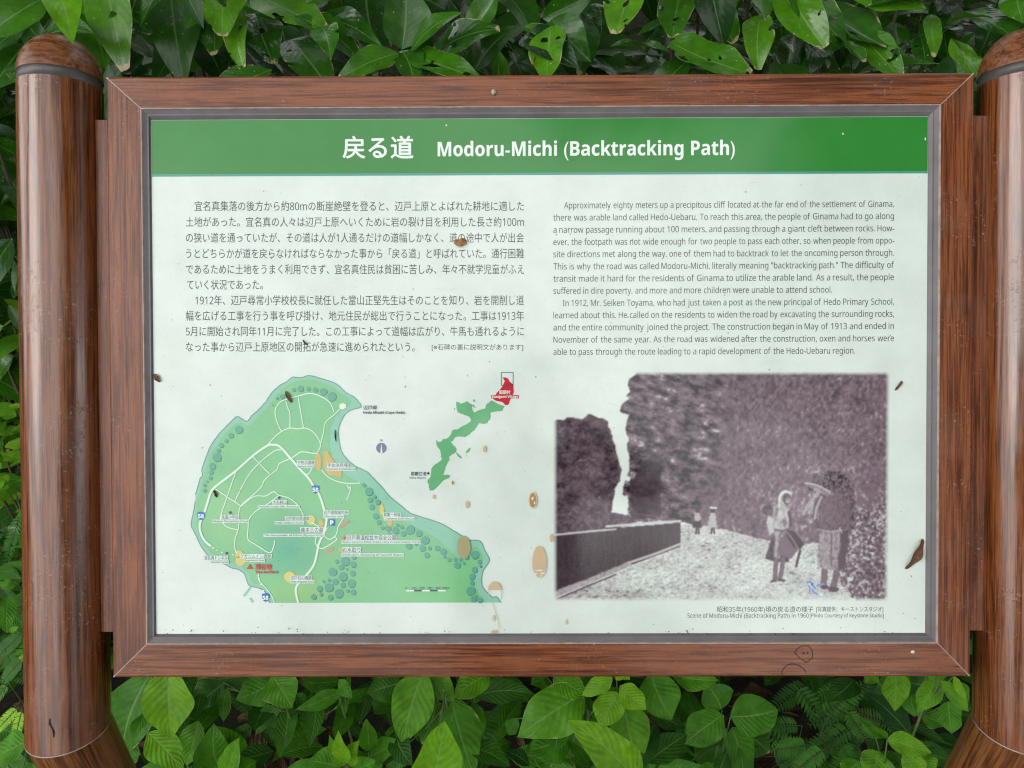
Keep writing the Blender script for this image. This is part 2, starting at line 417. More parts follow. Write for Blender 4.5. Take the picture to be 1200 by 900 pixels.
# ---------------------------------------------------------------- leaves
class Leaves:
    """many leaves in one mesh, each a curved, folded blade with its own length, width and tone"""
    def __init__(s): s.L = []
    def add(s, base, tip, normal, width, fold=0.18, curl=0.10, tone=0.5, dmg=None, wave=0.03, p=0.85, q=0.9, twist=0.0, blunt=0.0):
        s.L.append((tuple(base), tuple(tip), tuple(normal), width, fold, curl, tone, random.random(), random.random() if dmg is None else dmg, wave, p, q, twist, blunt, random.random() * 6.28))
    def build(s, name, mat, parent=None, nt=9, nv=4, serr=0.0):
        n = len(s.L)
        base = np.array([l[0] for l in s.L]); tip = np.array([l[1] for l in s.L]); nor = np.array([l[2] for l in s.L])
        ar = np.array([l[3:] for l in s.L])
        W, fold, curl, tone, rnd, dmg, wave, p, q, tw, blunt, ph = [ar[:, i][:, None, None] for i in range(12)]
        ax = tip - base; Ln = np.linalg.norm(ax, axis=1, keepdims=True) + 1e-9
        a = ax / Ln
        side = np.cross(a, nor); side /= np.linalg.norm(side, axis=1, keepdims=True) + 1e-9
        up = np.cross(side, a)
        t = np.linspace(0, 1, nt)[None, :, None]
        v = np.linspace(-1, 1, nv + 1)[None, None, :]
        tt = t * (1 - blunt * 0.13)
        w = np.sin(np.pi * np.clip(tt, 0, 1) ** p) ** q
        w = np.maximum(w, 0.012)
        hw = W / 2 * w * (1 + serr * np.sin(t * 150 + ph) * (np.abs(v) > 0.9))
        hw = hw * (1 + 0.07 * np.sin(t * 9 + ph * 3) * np.sign(v))
        LL = Ln[:, :, None]
        off_s = v * hw
        off_u = fold * np.abs(v) * hw - curl * LL * (2 * t - 1) ** 2 + curl * LL * 0.4 + wave * hw * 2 * np.sin(t * 11 + ph + v * 1.5) * np.abs(v) + tw * v * hw * (t - 0.3)
        bend = 0.05 * LL * np.sin(ph) * np.sin(np.pi * t)
        off_s = off_s + bend
        co = base[:, None, None, :] + a[:, None, None, :] * (t * LL)[..., None] + side[:, None, None, :] * off_s[..., None] + up[:, None, None, :] * off_u[..., None]
        nvv = nv + 1
        co = np.broadcast_to(co, (n, nt, nvv, 3)).reshape(-1, 3)
        i, j = np.meshgrid(np.arange(nt - 1), np.arange(nv), indexing='ij')
        q0 = (i * nvv + j).ravel()
        quad = np.stack([q0, q0 + 1, q0 + nvv + 1, q0 + nvv], 1)
        faces = (np.arange(n)[:, None, None] * (nt * nvv) + quad[None]).reshape(-1, 4)
        me = bpy.data.meshes.new(name)
        me.vertices.add(len(co)); me.vertices.foreach_set('co', co.astype(np.float32).ravel())
        nf = len(faces)
        me.loops.add(nf * 4); me.loops.foreach_set('vertex_index', faces.astype(np.int32).ravel())
        me.polygons.add(nf)
        me.polygons.foreach_set('loop_start', np.arange(0, nf * 4, 4, dtype=np.int32))
        me.polygons.foreach_set('loop_total', np.full(nf, 4, dtype=np.int32))
        me.polygons.foreach_set('use_smooth', np.ones(nf, dtype=bool))
        me.update(calc_edges=True)
        uvv = np.stack(np.broadcast_arrays(t[0], v[0] / 2 + 0.5), -1).reshape(-1, 2)
        uvl = np.tile(uvv, (n, 1))[faces.ravel()]
        ul = me.uv_layers.new(name='leaf')
        ul.data.foreach_set('uv', uvl.astype(np.float32).ravel())
        ca = me.color_attributes.new('tint', 'FLOAT_COLOR', 'POINT')
        c4 = np.ones((n, nt * nvv, 4), np.float32)
        c4[:, :, 0] = tone[:, 0]; c4[:, :, 1] = rnd[:, 0]; c4[:, :, 2] = dmg[:, 0]
        ca.data.foreach_set('color', c4.ravel())
        return link(name, me, mat, parent)

# ---------------------------------------------------------------- ground, with a bank added behind the hedge to block sky light
gm = MB()
n = 60
xs = [-200, -60, -20, -8, -4] + [-2.5 + 5 * i / 40 for i in range(41)] + [4, 8, 20, 60, 200]
ys = [-200, -60, -20, -8, -4] + [-2.2 + 4.2 * i / 40 for i in range(41)] + [3, 6, 20, 60, 200]
def gz(x, y):
    h = 0.025 * math.sin(3.1 * x + 1) * math.cos(2.7 * y) + 0.015 * math.sin(9 * x + 4 * y)
    k = max(0.0, min(1.0, (y - 0.75) / 2.2))
    return h * (1 if abs(x) < 5 else 0) + 2.6 * k * k * (3 - 2 * k)
gm.add([(x, y, gz(x, y)) for y in ys for x in xs], [(j * len(xs) + i, j * len(xs) + i + 1, (j + 1) * len(xs) + i + 1, (j + 1) * len(xs) + i) for j in range(len(ys) - 1) for i in range(len(xs) - 1)], 0, True)
tag(gm.build('ground', M['soil']), kind='structure')
pm = MB()
pm.add([(-60, -8, .06), (60, -8, .06), (60, -.62, .06), (-60, -.62, .06), (-60, -.62, -.1), (60, -.62, -.1), (60, -8, -.1), (-60, -8, -.1)], [(0, 1, 2, 3), (3, 2, 5, 4), (1, 0, 7, 6)])
tag(pm.build('path', M['path']), kind='structure')

# ---------------------------------------------------------------- the sign
sign = empty('information_sign')
sign.matrix_world = BM
tag(sign, 'wood-grained information board with green title band, map and old photograph', 'information board')
def spart(name, me, mat, parent=sign):
    return link(name, me, mat, parent)

HX, HY = 0.50625, 0.35355       # outer half size
def mean(a, b): return (a + b) / 2
pxl = mean(Q(176.9, 139, -.006)[0], Q(182.8, 743, -.006)[0])
pxr = mean(Q(1087.4, 137, -.006)[0], Q(1084.8, 742, -.006)[0])
pyt = mean(Q(177, 139.5, -.006)[1], Q(1087, 137, -.006)[1])
pyb = mean(Q(183, 743.4, -.006)[1], Q(1085, 741.6, -.006)[1])
ixl = mean(Q(166.5, 128)[0], Q(171.5, 755)[0])
ixr = mean(Q(1102, 123)[0], Q(1098, 752)[0])
iyt = mean(Q(167, 127.5)[1], Q(1102, 123)[1])
iyb = mean(Q(171.5, 755)[1], Q(1098, 752.5)[1])
DEP = 0.046

def rail(pts_out, pts_in, axis_mat, inward):
    """one mitred rail: outer edge a->b, inner edge b'->a'; chamfered arrises"""
    a, b = Vector(pts_out[0]), Vector(pts_out[1])
    c, d = Vector(pts_in[1]), Vector(pts_in[0])
    g = 0.0004
    dr = (b - a).normalized()
    a += dr * g * 2; d += dr * g * 2; b -= dr * g * 2; c -= dr * g * 2
    iw = Vector(inward)
    ch = 0.0028
    lens = (b - a).length
    # sections across the rail: (fraction from outer to inner, z)
    wid = abs((c - b).dot(iw))
    prof = [(0, -DEP), (0, -ch), (ch * .35 / wid, -ch * .35), (ch / wid, 0), (1 - .0012 / wid, 0), (1, -.0012), (1, -DEP)]
    vs = []
    for f, z in prof:
        p = a.lerp(d, f); q = b.lerp(c, f)
        vs += [(p.x, p.y, z), (q.x, q.y, z)]
    fs = [(2 * i, 2 * i + 1, 2 * i + 3, 2 * i + 2) for i in range(len(prof) - 1)]
    fs += [tuple(2 * i for i in range(len(prof)))[::-1], tuple(2 * i + 1 for i in range(len(prof)))]
    m = MB(); m.add(vs, fs)
    me = m.mesh('frame_rail')
    import bmesh
    bm = bmesh.new(); bm.from_mesh(me); bmesh.ops.recalc_face_normals(bm, faces=bm.faces); bm.to_mesh(me); bm.free()
    return spart('frame_rail', me, axis_mat)
O = [(-HX, HY), (HX, HY), (HX, -HY), (-HX, -HY)]
I = [(ixl, iyt), (ixr, iyt), (ixr, iyb), (ixl, iyb)]
rail_top = rail((O[0], O[1]), (I[0], I[1]), M['wood_h'], (0, -1))
rail_right = rail((O[1], O[2]), (I[1], I[2]), M['wood_v'], (-1, 0))
rail_bot = rail((O[2], O[3]), (I[2], I[3]), M['wood_h'], (0, 1))
rail_left = rail((O[3], O[0]), (I[3], I[0]), M['wood_v'], (1, 0))
# pale worn mitre lines, the groove bevel's highlight painted into their colour
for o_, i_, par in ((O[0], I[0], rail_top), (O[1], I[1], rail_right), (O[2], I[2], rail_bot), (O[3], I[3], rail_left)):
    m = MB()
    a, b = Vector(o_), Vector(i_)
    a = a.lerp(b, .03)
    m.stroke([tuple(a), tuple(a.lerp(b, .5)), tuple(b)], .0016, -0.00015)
    m.build('mitre_joint_highlight', M['pale_edge'], par)
# strip coloured as the highlight on the inner bevel, then the sloping grey gasket
def ring(m, A, B, za, zb, mi=0):
    vs = [(x, y, za) for x, y in A] + [(x, y, zb) for x, y in B]
    m.add(vs, [(i, i + 4, (i + 1) % 4 + 4, (i + 1) % 4) for i in range(4)], mi)
def inset(C, k):
    return [(C[0][0] + k, C[0][1] - k), (C[1][0] - k, C[1][1] - k), (C[2][0] - k, C[2][1] + k), (C[3][0] + k, C[3][1] + k)]
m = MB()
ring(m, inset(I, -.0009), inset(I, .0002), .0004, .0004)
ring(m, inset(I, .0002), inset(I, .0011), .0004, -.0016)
m.build('edge_highlight', M['pale_edge'], sign)
PC = [(pxl, pyt), (pxr, pyt), (pxr, pyb), (pxl, pyb)]
m = MB()
ring(m, inset(I, .0010), inset(I, .0050), -.0012, -.0032)
ring(m, inset(I, .0050), inset(I, .0068), -.0032, -.0032)
ring(m, inset(I, .0068), inset(PC, -.0008), -.0032, -.0054)
ring(m, inset(PC, -.0008), inset(PC, .0004), -.0054, -.0066)
m.build('gasket', M['gasket'], sign)
m = MB(); m.box(-HX + .006, -HY + .006, -.038, HX - .006, HY - .006, -.0075)
m.build('back_board', M['backing'], sign)

# panel sheet and its print layers
PZ = -.006
LZ = .00016
m = MB(); m.box(pxl + .0003, pyb + .0003, -.0074, pxr - .0003, pyt - .0003, PZ)
panel = m.build('panel', M['paper'], sign)

def q2(pts): return [Q(x, y, PZ) for x, y in pts]
MM = 0.87633 / F_PX      # metres per pixel on the sheet

# ---- lettering
_dg = None
def sans(body, bold):
    """roman letters and figures as the plain sans-serif alphabet (its bold for headings)"""
    A_, a_, d_ = (0x1D5D4, 0x1D5EE, 0x1D7EC) if bold else (0x1D5A0, 0x1D5BA, 0x1D7E2)
    return ''.join(chr(A_ + ord(c) - 65) if 'A' <= c <= 'Z' else chr(a_ + ord(c) - 97) if 'a' <= c <= 'z' else chr(d_ + ord(c) - 48) if '0' <= c <= '9' else c for c in body)
def glyphs(body, offset=0.0):
    bold = offset > 0.005
    body = sans(body, bold)
    offset = 0.0
    c = bpy.data.curves.new('lettering', 'FONT')
    c.body = body
    c.size = 1.0
    c.resolution_u = 3
    c.offset = offset
    o = bpy.data.objects.new('lettering', c)
    COL.objects.link(o)
    bpy.context.view_layer.update()
    me = bpy.data.meshes.new_from_object(o.evaluated_get(bpy.context.evaluated_depsgraph_get()))
    co = np.empty(len(me.vertices) * 3, np.float32)
    me.vertices.foreach_get('co', co)
    co = co.reshape(-1, 3)
    fs = [tuple(p.vertices) for p in me.polygons]
    bpy.data.objects.remove(o); bpy.data.meshes.remove(me); bpy.data.curves.remove(c)
    return co, fs
def put(mb, body, x0, y, em, x1=None, layer=1, mi=0, offset=0.0, center=False):
    """a line of lettering: left end x0 and base line y in pixels, letter size in pixels, optional right end x1; y may be (y0, y1)"""
    co, fs = glyphs(body, offset)
    if len(co) == 0: return
    ya, yb = y if isinstance(y, tuple) else (y, y)
    mn, mxx = co[:, 0].min(), co[:, 0].max()
    w = mxx - mn
    if x1 is None: x1 = x0 + w * em
    if center: x0, x1 = x0 - w * em / 2, x0 + w * em / 2
    f = (co[:, 0] - mn) / w
    X = x0 + f * (x1 - x0)
    Y = ya + f * (yb - ya) - co[:, 1] * em
    vs = []
    for x, yy in zip(X, Y):
        a = Q(x, yy, PZ)
        vs.append((a[0], a[1], PZ + LZ * layer))
    mb.add(vs, fs, mi)
    if offset > 0.005:                     # heavier stroke: the same letters again, a hair aside
        k = em * MM * min(offset, .03) * .9
        for i, (dx, dy) in enumerate(((k, 0), (-k, 0), (0, k), (0, -k))):
            mb.add([(x + dx, y_ + dy, z + LZ * .04 * (i + 1)) for x, y_, z in vs], fs, mi)

# ---- title band
m = MB()
yb1 = mean(Q(177, 203.2, PZ)[1], Q(1087, 201.5, PZ)[1]); yb2 = mean(Q(177, 206, PZ)[1], Q(1087, 204.2, PZ)[1])
m.rect(pxl + .0006, yb1, pxr - .0006, pyt - .0006, PZ + LZ)
band = m.build('title_band', M['green'], panel)
m = MB()
m.rect(pxl + .0006, yb2, pxr - .0006, yb1, PZ + LZ)
m.build('band_line', M['teal'], panel)
m = MB()
put(m, '戻る道', 402, 183.6, 28.5, 484, 2, offset=.022)
put(m, 'Modoru-Michi (Backtracking Path)', 513, (183.2, 181.6), 23.4, 861, 2, offset=.007)
m.build('title_lettering', M['white'], panel)

# ---- Japanese text
JP = [('宜名真集落の後方から約80mの断崖絶壁を登ると、辺戸上原とよばれた耕地に適した', 228, 614, 246.3),
      ('土地があった。宜名真の人々は辺戸上原へいくために岩の裂け目を利用した長さ約100m', 218, 614, 264.8),
      ('の狭い道を通っていたが、その道は人が1人通るだけの道幅しかなく、道の途中で人が出会', 218, 614, 283.3),
      ('うとどちらかが道を戻らなければならなかった事から「戻る道」と呼ばれていた。通行困難', 218, 614, 301.8),
      ('であるために土地をうまく利用できず、宜名真住民は貧困に苦しみ、年々不就学児童がふえ', 218, 614, 320.3),
      ('ていく状況であった。', 219, 308, 338.4),
      ('1912年、辺戸尋常小学校校長に就任した當山正堅先生はそのことを知り、岩を開削し道', 229, 614, 356.6),
      ('幅を広げる工事を行う事を呼び掛け、地元住民が総出で行うことになった。工事は1913年', 218, 614, 374.8),
      ('5月に開始され同年11月に完了した。この工事によって道幅は広がり、牛馬も通れるように', 218, 614, 393.0),
      ('なった事から辺戸上原地区の開拓が急速に進められたという。', 218, 486, 411.2)]
m = MB()
for s_, a, b, y in JP:
    put(m, s_, a, y, 12.6, b, 1, offset=-.012)
put(m, '[※石碑の裏に説明文があります]', 506, 409.6, 7.6, 613, 1)
m.build('japanese_text', M['text'], panel)

# ---- English text: word spaces stretch so that each line is justified
EN = [('Approximately eighty meters up a precipitous cliff located at the far end of the settlement of Ginama,', 661, 1047.5),
      ('there was arable land called Hedo-Uebaru. To reach this area, the people of Ginama had to go along', 648.5, 1047.5),
      ('a narrow passage running about 100 meters, and passing through a giant cleft between rocks. How-', 648.5, 1048),
      ('ever, the footpath was not wide enough for two people to pass each other, so when people from oppo-', 648.5, 1048),
      ('site directions met along the way, one of them had to backtrack to let the oncoming person through.', 648.5, 1047.5),
      ('This is why the road was called Modoru-Michi, literally meaning "backtracking path." The difficulty of', 648.5, 1047.5),
      ('transit made it hard for the residents of Ginama to utilize the arable land. As a result, the people', 648.5, 1047.5),
      ('suffered in dire poverty, and more and more children were unable to attend school.', 648.5, 975),
      ('In 1912, Mr. Seiken Toyama, who had just taken a post as the new principal of Hedo Primary School,', 659.5, 1047.5),
      ('learned about this. He called on the residents to widen the road by excavating the surrounding rocks,', 648.5, 1047.5),
      ('and the entire community joined the project. The construction began in May of 1913 and ended in', 648.5, 1047.5),
      ('November of the same year. As the road was widened after the construction, oxen and horses were', 648.5, 1047.5),
      ('able to pass through the route leading to a rapid development of the Hedo-Uebaru region.', 648.5, 1002)]
m = MB()
EM = 10.2
for k, (s_, a, b) in enumerate(EN):
    y0 = 244.3 + k * 14.31
    y1 = y0 - 1.9 * (b - a) / 400
    ws = s_.split(' ')
    gs = [glyphs(w) for w in ws]
    wd = [g[0][:, 0].max() - g[0][:, 0].min() for g in gs]
    sx = 0.93
    gap = ((b - a) - sum(wd) * EM * sx) / (len(ws) - 1)
    if gap < 3.3:
        sx *= ((b - a) - 3.3 * (len(ws) - 1)) / (sum(wd) * EM * sx)
        gap = 3.3
    x = a
    for g, w in zip(gs, wd):
        co, fs = g
        mn = co[:, 0].min()
        vs = []
        for c in co:
            X = x + (c[0] - mn) * EM * sx
            Y = y0 + (X - a) / (b - a) * (y1 - y0) - c[1] * EM
            p_ = Q(X, Y, PZ)
            vs.append((p_[0], p_[1], PZ + LZ))
        m.add(vs, fs)
        x += w * EM * sx + gap
m.build('english_text', M['text'], panel)

# ---- map of the cape
COAST = [(229, 580), (233, 567), (235, 560), (237.5, 557.5), (236.7, 553), (237.5, 546.7), (241.7, 535), (246.7, 523), (251.7, 515), (260, 505), (268.3, 496.7), (273, 491.7), (278, 488), (284, 491), (290, 494), (294, 488), (301.7, 481.7), (308, 475), (313, 469), (318, 461), (326.7, 452.5), (336.7, 446.7), (342.5, 442), (351.7, 442.5), (363, 440), (373, 442.5), (386.7, 446.7), (396.7, 451.7), (405, 460), (413, 464), (419, 469), (423.8, 476.8), (412.8, 480), (405, 485), (399, 495), (396.7, 505), (397.5, 518), (400.8, 530), (406.7, 538), (416, 546), (424, 550), (430.7, 553), (436, 559), (445, 568), (451, 574.7), (456, 581), (464, 588), (473, 595), (480, 601), (500, 607.5), (518, 614), (530, 621), (541.7, 628), (550, 633), (560, 633), (565, 636.7), (568, 645), (573, 653), (573, 659), (567.5, 666.7), (564.7, 675), (565, 686.7), (571.7, 695), (576.7, 700), (581.7, 699), (587.5, 706)]
WEST = [(316, 706.5), (311, 694), (303, 689), (293, 686.7), (289, 680), (286.7, 673), (281, 668), (270, 665), (263, 661), (253, 658), (245, 651.7), (236.7, 641.7), (231.7, 631.7), (226.7, 621.7), (224, 615), (226.7, 600), (229, 587)]
def jag(pts, amp, k=3):
    out = []
    for i in range(len(pts) - 1):
        for j in range(k):
            t = j / k
            out.append((pts[i][0] + (pts[i + 1][0] - pts[i][0]) * t + random.uniform(-amp, amp) * (j > 0), pts[i][1] + (pts[i + 1][1] - pts[i][1]) * t + random.uniform(-amp, amp) * (j > 0)))
    out.append(pts[-1])
    return out
east, west = jag(spline(COAST, 2), .35, 2), jag(spline(WEST, 2), .35, 2)
cp = east + west
m = MB()
m.poly(q2(cp), PZ + LZ)
# breakwaters
m.poly(q2([(293, 687), (295, 689), (287.5, 699), (284.5, 698)]), PZ + LZ)
m.poly(q2([(292, 701), (295, 700), (298, 705), (295.5, 707)]), PZ + LZ)
cmap = m.build('map_coast', M['coast'], panel)
m = MB()
m.stroke(q2(east), .0011, PZ + 2 * LZ); m.stroke(q2(west), .0011, PZ + 2 * LZ)
m.build('map_shore_line', M['shore'], panel)
def inward(pts, dist):
    out = []
    n_ = len(pts)
    for i in range(n_):
        a, b = pts[max(i - 1, 0)], pts[min(i + 1, n_ - 1)]
        dx, dy = b[0] - a[0], b[1] - a[1]
        l = math.hypot(dx, dy) or 1
        dd = dist(pts[i]) if callable(dist) else dist
        out.append((pts[i][0] - dy / l * dd, pts[i][1] + dx / l * dd))
    return out
ce = spline([p for i, p in enumerate(COAST) if i % 2 == 0 and p[0] < 420 and p[1] < 470 or (p[1] < 600 and i < 30 and i % 2 == 0)], 3)
LANDE = [(232, 582), (237, 566), (241, 552), (245, 538), (251, 526), (262, 511), (274, 498), (282, 495), (292, 499), (301, 490), (312, 479), (322, 466), (334, 454), (346, 447), (362, 445), (376, 448), (391, 454), (402, 463), (412, 470), (404, 477), (394, 486), (388, 500), (386, 515), (388, 532), (394, 547), (404, 556), (416, 563), (426, 568), (434, 574), (441, 584), (450, 596), (462, 606), (478, 613), (494, 620), (508, 628), (520, 638), (530, 648), (540, 655), (550, 648), (556, 640), (563, 646), (566, 655), (560, 665), (556, 676), (557, 688), (564, 699), (570, 706)]
LANDW = [(320, 706), (313, 692), (304, 685), (295, 682), (291, 672), (282, 663), (270, 659), (258, 655), (247, 648), (239, 638), (234, 628), (230, 616), (230, 600)]
m = MB()
m.poly(q2(jag(spline(LANDE, 2), .5, 2) + jag(LANDW, .4, 3)), PZ + 2 * LZ)
# airbrushed relief tints are part of the printed land colour
N = NT('print_land_relief')
vec = N.n('ShaderNodeTexCoord').outputs['Object']
colr = (0.225, 0.54, 0.27, 1)
for (tx, ty), rx_t, ry_t, rgba, k_t in (((337, 645), 52, 40, (0.12, 0.43, 0.29, 1), .95), ((345, 618), 70, 26, (0.16, 0.47, 0.28, 1), .6), ((266, 600), 36, 50, (0.29, 0.57, 0.27, 1), .8), ((352, 694), 50, 20, (0.32, 0.58, 0.22, 1), .8), ((520, 680), 60, 40, (0.19, 0.54, 0.23, 1), .8), ((360, 480), 60, 30, (0.20, 0.53, 0.29, 1), .7)):
    cx_, cy_ = Q(tx, ty, PZ)
    mp_ = N.n('ShaderNodeMapping', {'Vector': vec, 'Location': (-cx_ / (rx_t * MM), -cy_ / (ry_t * MM), 0), 'Scale': (1 / (rx_t * MM), 1 / (ry_t * MM), 0)}).outputs[0]
    ln_ = N.n('ShaderNodeVectorMath', {0: mp_}, operation='LENGTH').outputs['Value']
    fd = N.ramp(ln_, [(0.0, k_t), (0.5, k_t * .6), (1.0, 0.0)], 'EASE')
    colr = N.mix(fd, colr, rgba)
land_mat = sheet_finish(N, colr, vec, .085)
m.build('map_land', land_mat, panel)
# groves
m = MB()
TR = [(220, 430, [(360, 440, 30), (305, 482, 20), (272, 518, 14), (238, 550, 17), (218, 588, 15), (207, 635, 32), (175, 697, 25), (165, 740, 16), (160, 780, 14), (138, 805, 9), (120, 830, 12), (120, 868, 14), (630, 220, 10), (665, 208, 18), (747, 160, 14), (795, 152, 22), (850, 152, 16), (898, 160, 18), (955, 175, 27), (1015, 207, 32)]),
      (220, 570, [(1050, 527, 14), (1110, 525, 32), (1165, 548, 22), (1170, 495, 18), (1080, 567, 20), (1020, 600, 30), (1160, 610, 20), (1093, 633, 32), (995, 657, 12), (957, 667, 10), (1037, 670, 22), (1092, 693, 20), (1153, 680, 30), (993, 710, 33), (928, 718, 22), (940, 757, 14), (1065, 752, 32), (1127, 733, 12), (1165, 742, 20), (1005, 778, 20), (887, 775, 20), (1120, 580, 9)]),
      (400, 560, [(160, 50, 14), (195, 95, 30), (237, 133, 12), (203, 155, 20), (257, 170, 20), (215, 205, 20), (243, 268, 22), (265, 312, 18), (290, 350, 13), (330, 352, 22), (395, 330, 12), (425, 345, 14), (383, 370, 24), (485, 365, 32), (437, 390, 20), (547, 390, 23), (590, 437, 30), (337, 405, 20), (475, 477, 23), (525, 462, 12), (570, 495, 22), (622, 493, 14), (602, 543, 20), (675, 493, 20), (717, 518, 24), (727, 553, 12), (758, 573, 15), (800, 573, 12), (838, 573, 13), (815, 613, 24), (862, 600, 10), (880, 555, 20), (940, 540, 30), (973, 588, 16), (980, 620, 10), (937, 645, 22), (920, 693, 23), (920, 738, 16), (910, 795, 32), (950, 830, 9), (930, 852, 22), (975, 868, 20)])]
for ox, oy, L_ in TR:
    for x, y, r in L_:
        cx, cy = ox + x / 6, oy + y / 6
        if cy + r / 6 > 706.5: cy = 706.5 - r / 6
        c = Q(cx + .5, cy + .6, PZ)
        m.disc(c, r / 6 * MM, r / 6 * MM, PZ + 3 * LZ, 1, 16, .05)
        c = Q(cx, cy, PZ)
        m.disc(c, r / 6 * MM * .96, r / 6 * MM * .96, PZ + 4 * LZ, 0, 16, .06)
m.build('map_groves', [M['copse'], M['copse_dark']], panel)
# sites, roads
m = MB()
m.disc(Q(373, 541, PZ), 4.2 * MM, 10.5 * MM, PZ + 5 * LZ, 0)
m.poly(q2([(379.5, 528.5), (384, 528.5), (390, 538), (401, 553), (400, 560), (392, 557), (385, 557), (379.5, 547)]), PZ + 5 * LZ, 0)
for x, y, rx, ry, mi in ((280, 649, 5, 4.5, 1), (282, 657, 6, 6, 1), (340, 676, 7, 6.5, 1), (364.5, 609, 5, 6, 1), (376.5, 613, 3.4, 4.4, 0), (447.5, 597, 2.6, 6.5, 1), (457, 612, 3.2, 5, 0), (452, 606, 3.5, 4, 1)):
    m.disc(Q(x, y, PZ), rx * MM, ry * MM, PZ + (5 + .3 * mi) * LZ, mi)
for a, b in (((399, 617), (409, 610)), ((381, 648), (391, 642))):
    m.stroke(q2([a, ((a[0] + b[0]) / 2, (a[1] + b[1]) / 2 + .6), b]), 3.4 * MM, PZ + 5 * LZ, 2)
m.disc(Q(404, 630, PZ), 2.4 * MM, 2.4 * MM, PZ + 8 * LZ, 2)
m.disc(Q(399.5, 644, PZ), 2.6 * MM, 2.6 * MM, PZ + 8 * LZ, 0)
m.build('map_sites', [M['ochre'], M['yellow'], M['pink']], panel)
m = MB()
MAIN = [[(246.7, 578), (253, 570), (276.7, 551.7), (296.7, 534), (313, 522.5), (320, 521), (328, 523), (340, 536), (353, 551), (361.7, 560), (369, 571.7), (375, 581), (380, 596.7), (383, 606.7), (380, 623), (374, 636.7), (371.7, 648), (368, 661.7), (360, 673), (349, 685), (347, 693), (349.7, 706.3)],
        [(246.7, 578), (240, 600), (235, 612), (235, 622), (240, 633), (248, 640)]]
for r_ in MAIN: m.stroke(q2(spline(r_, 5)), 2.5 * MM, PZ + 6 * LZ)
THIN = [[(329.8, 505), (325.8, 496.7), (322.5, 483), (326.7, 473), (335, 468), (350, 464), (363, 461), (375, 464), (386.7, 471.7), (391.7, 483)],
        [(335, 470), (337.5, 478), (340, 485), (340, 501)], [(349.7, 466), (355.8, 501)],
        [(312.5, 522.5), (326.7, 508), (339, 501.7), (348, 502.5), (358, 501.7), (368, 506.7), (375.8, 520), (372.5, 530)],
        [(401.7, 476), (391.7, 486), (381.7, 495), (379, 508), (375.8, 520)],
        [(372.5, 531), (366.7, 531), (353, 529.5), (343, 536), (328, 543), (325, 550), (316.7, 556.7), (310, 563), (306.7, 570), (296.7, 580), (283, 592), (280, 603), (280, 618), (275.8, 631.7), (275.8, 643), (278, 648)],
        [(330, 527.5), (322.5, 528), (305, 541.7), (291.7, 556.7), (280, 578), (275.5, 588)], [(296.7, 535), (317.5, 556.7)],
        [(276.7, 552.5), (268, 578), (259, 605), (261.7, 613), (268, 618), (279, 620.5)], [(253, 573), (283, 593)],
        [(283, 593), (298, 581.7), (311.7, 581), (320.8, 576), (326.7, 580), (340, 584), (350, 593), (355.8, 604)],
        [(326.7, 581), (313, 591), (300, 599), (292.5, 608), (291, 620), (291, 631.7), (300, 638), (316, 647.5), (321, 640), (322, 633)],
        [(376.7, 550), (382.7, 557), (392, 562.7), (405, 566), (422, 566)], [(406.7, 568), (409, 572), (408, 574), (411, 570), (410.5, 575), (408, 582), (406.5, 586)],
        [(384, 618), (380, 626.7), (386.7, 631.7), (394, 626.7), (396.7, 616.7), (403, 606.7)], [(371, 628), (370, 636.7), (376.7, 642.5), (386.7, 638), (395, 631.7), (392, 629)],
        [(365, 612), (374, 617)], [(303, 672), (304, 680), (311, 688), (318, 697), (322, 706)], [(348, 546), (360, 556), (366, 548)]]
for r_ in THIN: m.stroke(q2(spline(r_, 5)), 1.15 * MM, PZ + 5.6 * LZ)
for r_ in ([(250, 642), (258, 646), (266, 648.5), (276, 650)], [(303, 674), (305, 681), (309, 692)]):
    s_ = spline(r_, 3)
    for i in range(0, len(s_), 2): m.disc(Q(s_[i][0], s_[i][1], PZ), 1.0 * MM, 1.0 * MM, PZ + 6 * LZ, 0, 8)
m.poly(q2([(398, 474), (402, 472), (406, 474), (406, 478), (401, 480), (398, 478)]), PZ + 6 * LZ)
m.build('map_roads', M['road'], panel)
# route shields, parking sign, you-are-here mark
for x, y in ((236, 604.5), (370, 573.5), (311.5, 700)):
    m = MB()
    m.poly(q2([(x - 4.2, y - 4.3), (x, y - 5), (x + 4.2, y - 4.3), (x + 4.4, y), (x + 2.2, y + 4), (x, y + 5), (x - 2.2, y + 4), (x - 4.4, y)]), PZ + 7 * LZ, 0)
    put(m, '58', x, y + 2.4, 6.4, None, 8, 1, .02, True)
    m.build('map_route_marker', [M['blue'], M['white']], panel)
m = MB()
m.poly(q2([(385.5, 608.5), (392.5, 608.5), (392.5, 616), (385.5, 616)]), PZ + 7 * LZ, 0)
put(m, 'P', 389, 615, 7.6, None, 8, 1, .03, True)
m.build('map_parking_sign', [M['blue'], M['white']], panel)
m = MB()
m.poly(q2([(289.5, 666.5), (293, 660.3), (296.5, 666.5)]), PZ + 8 * LZ)
put(m, '現在地', 299.5, 666.8, 7.4, 318.5, 9, 0, .03)
put(m, 'You are here', 299.5, 671.6, 4.4, 326.5, 9, 0, .02)
m.disc(Q(404, 630, PZ), 1.2 * MM, 1.2 * MM, PZ + 9 * LZ)
m.build('map_here_marker', M['red'], panel)
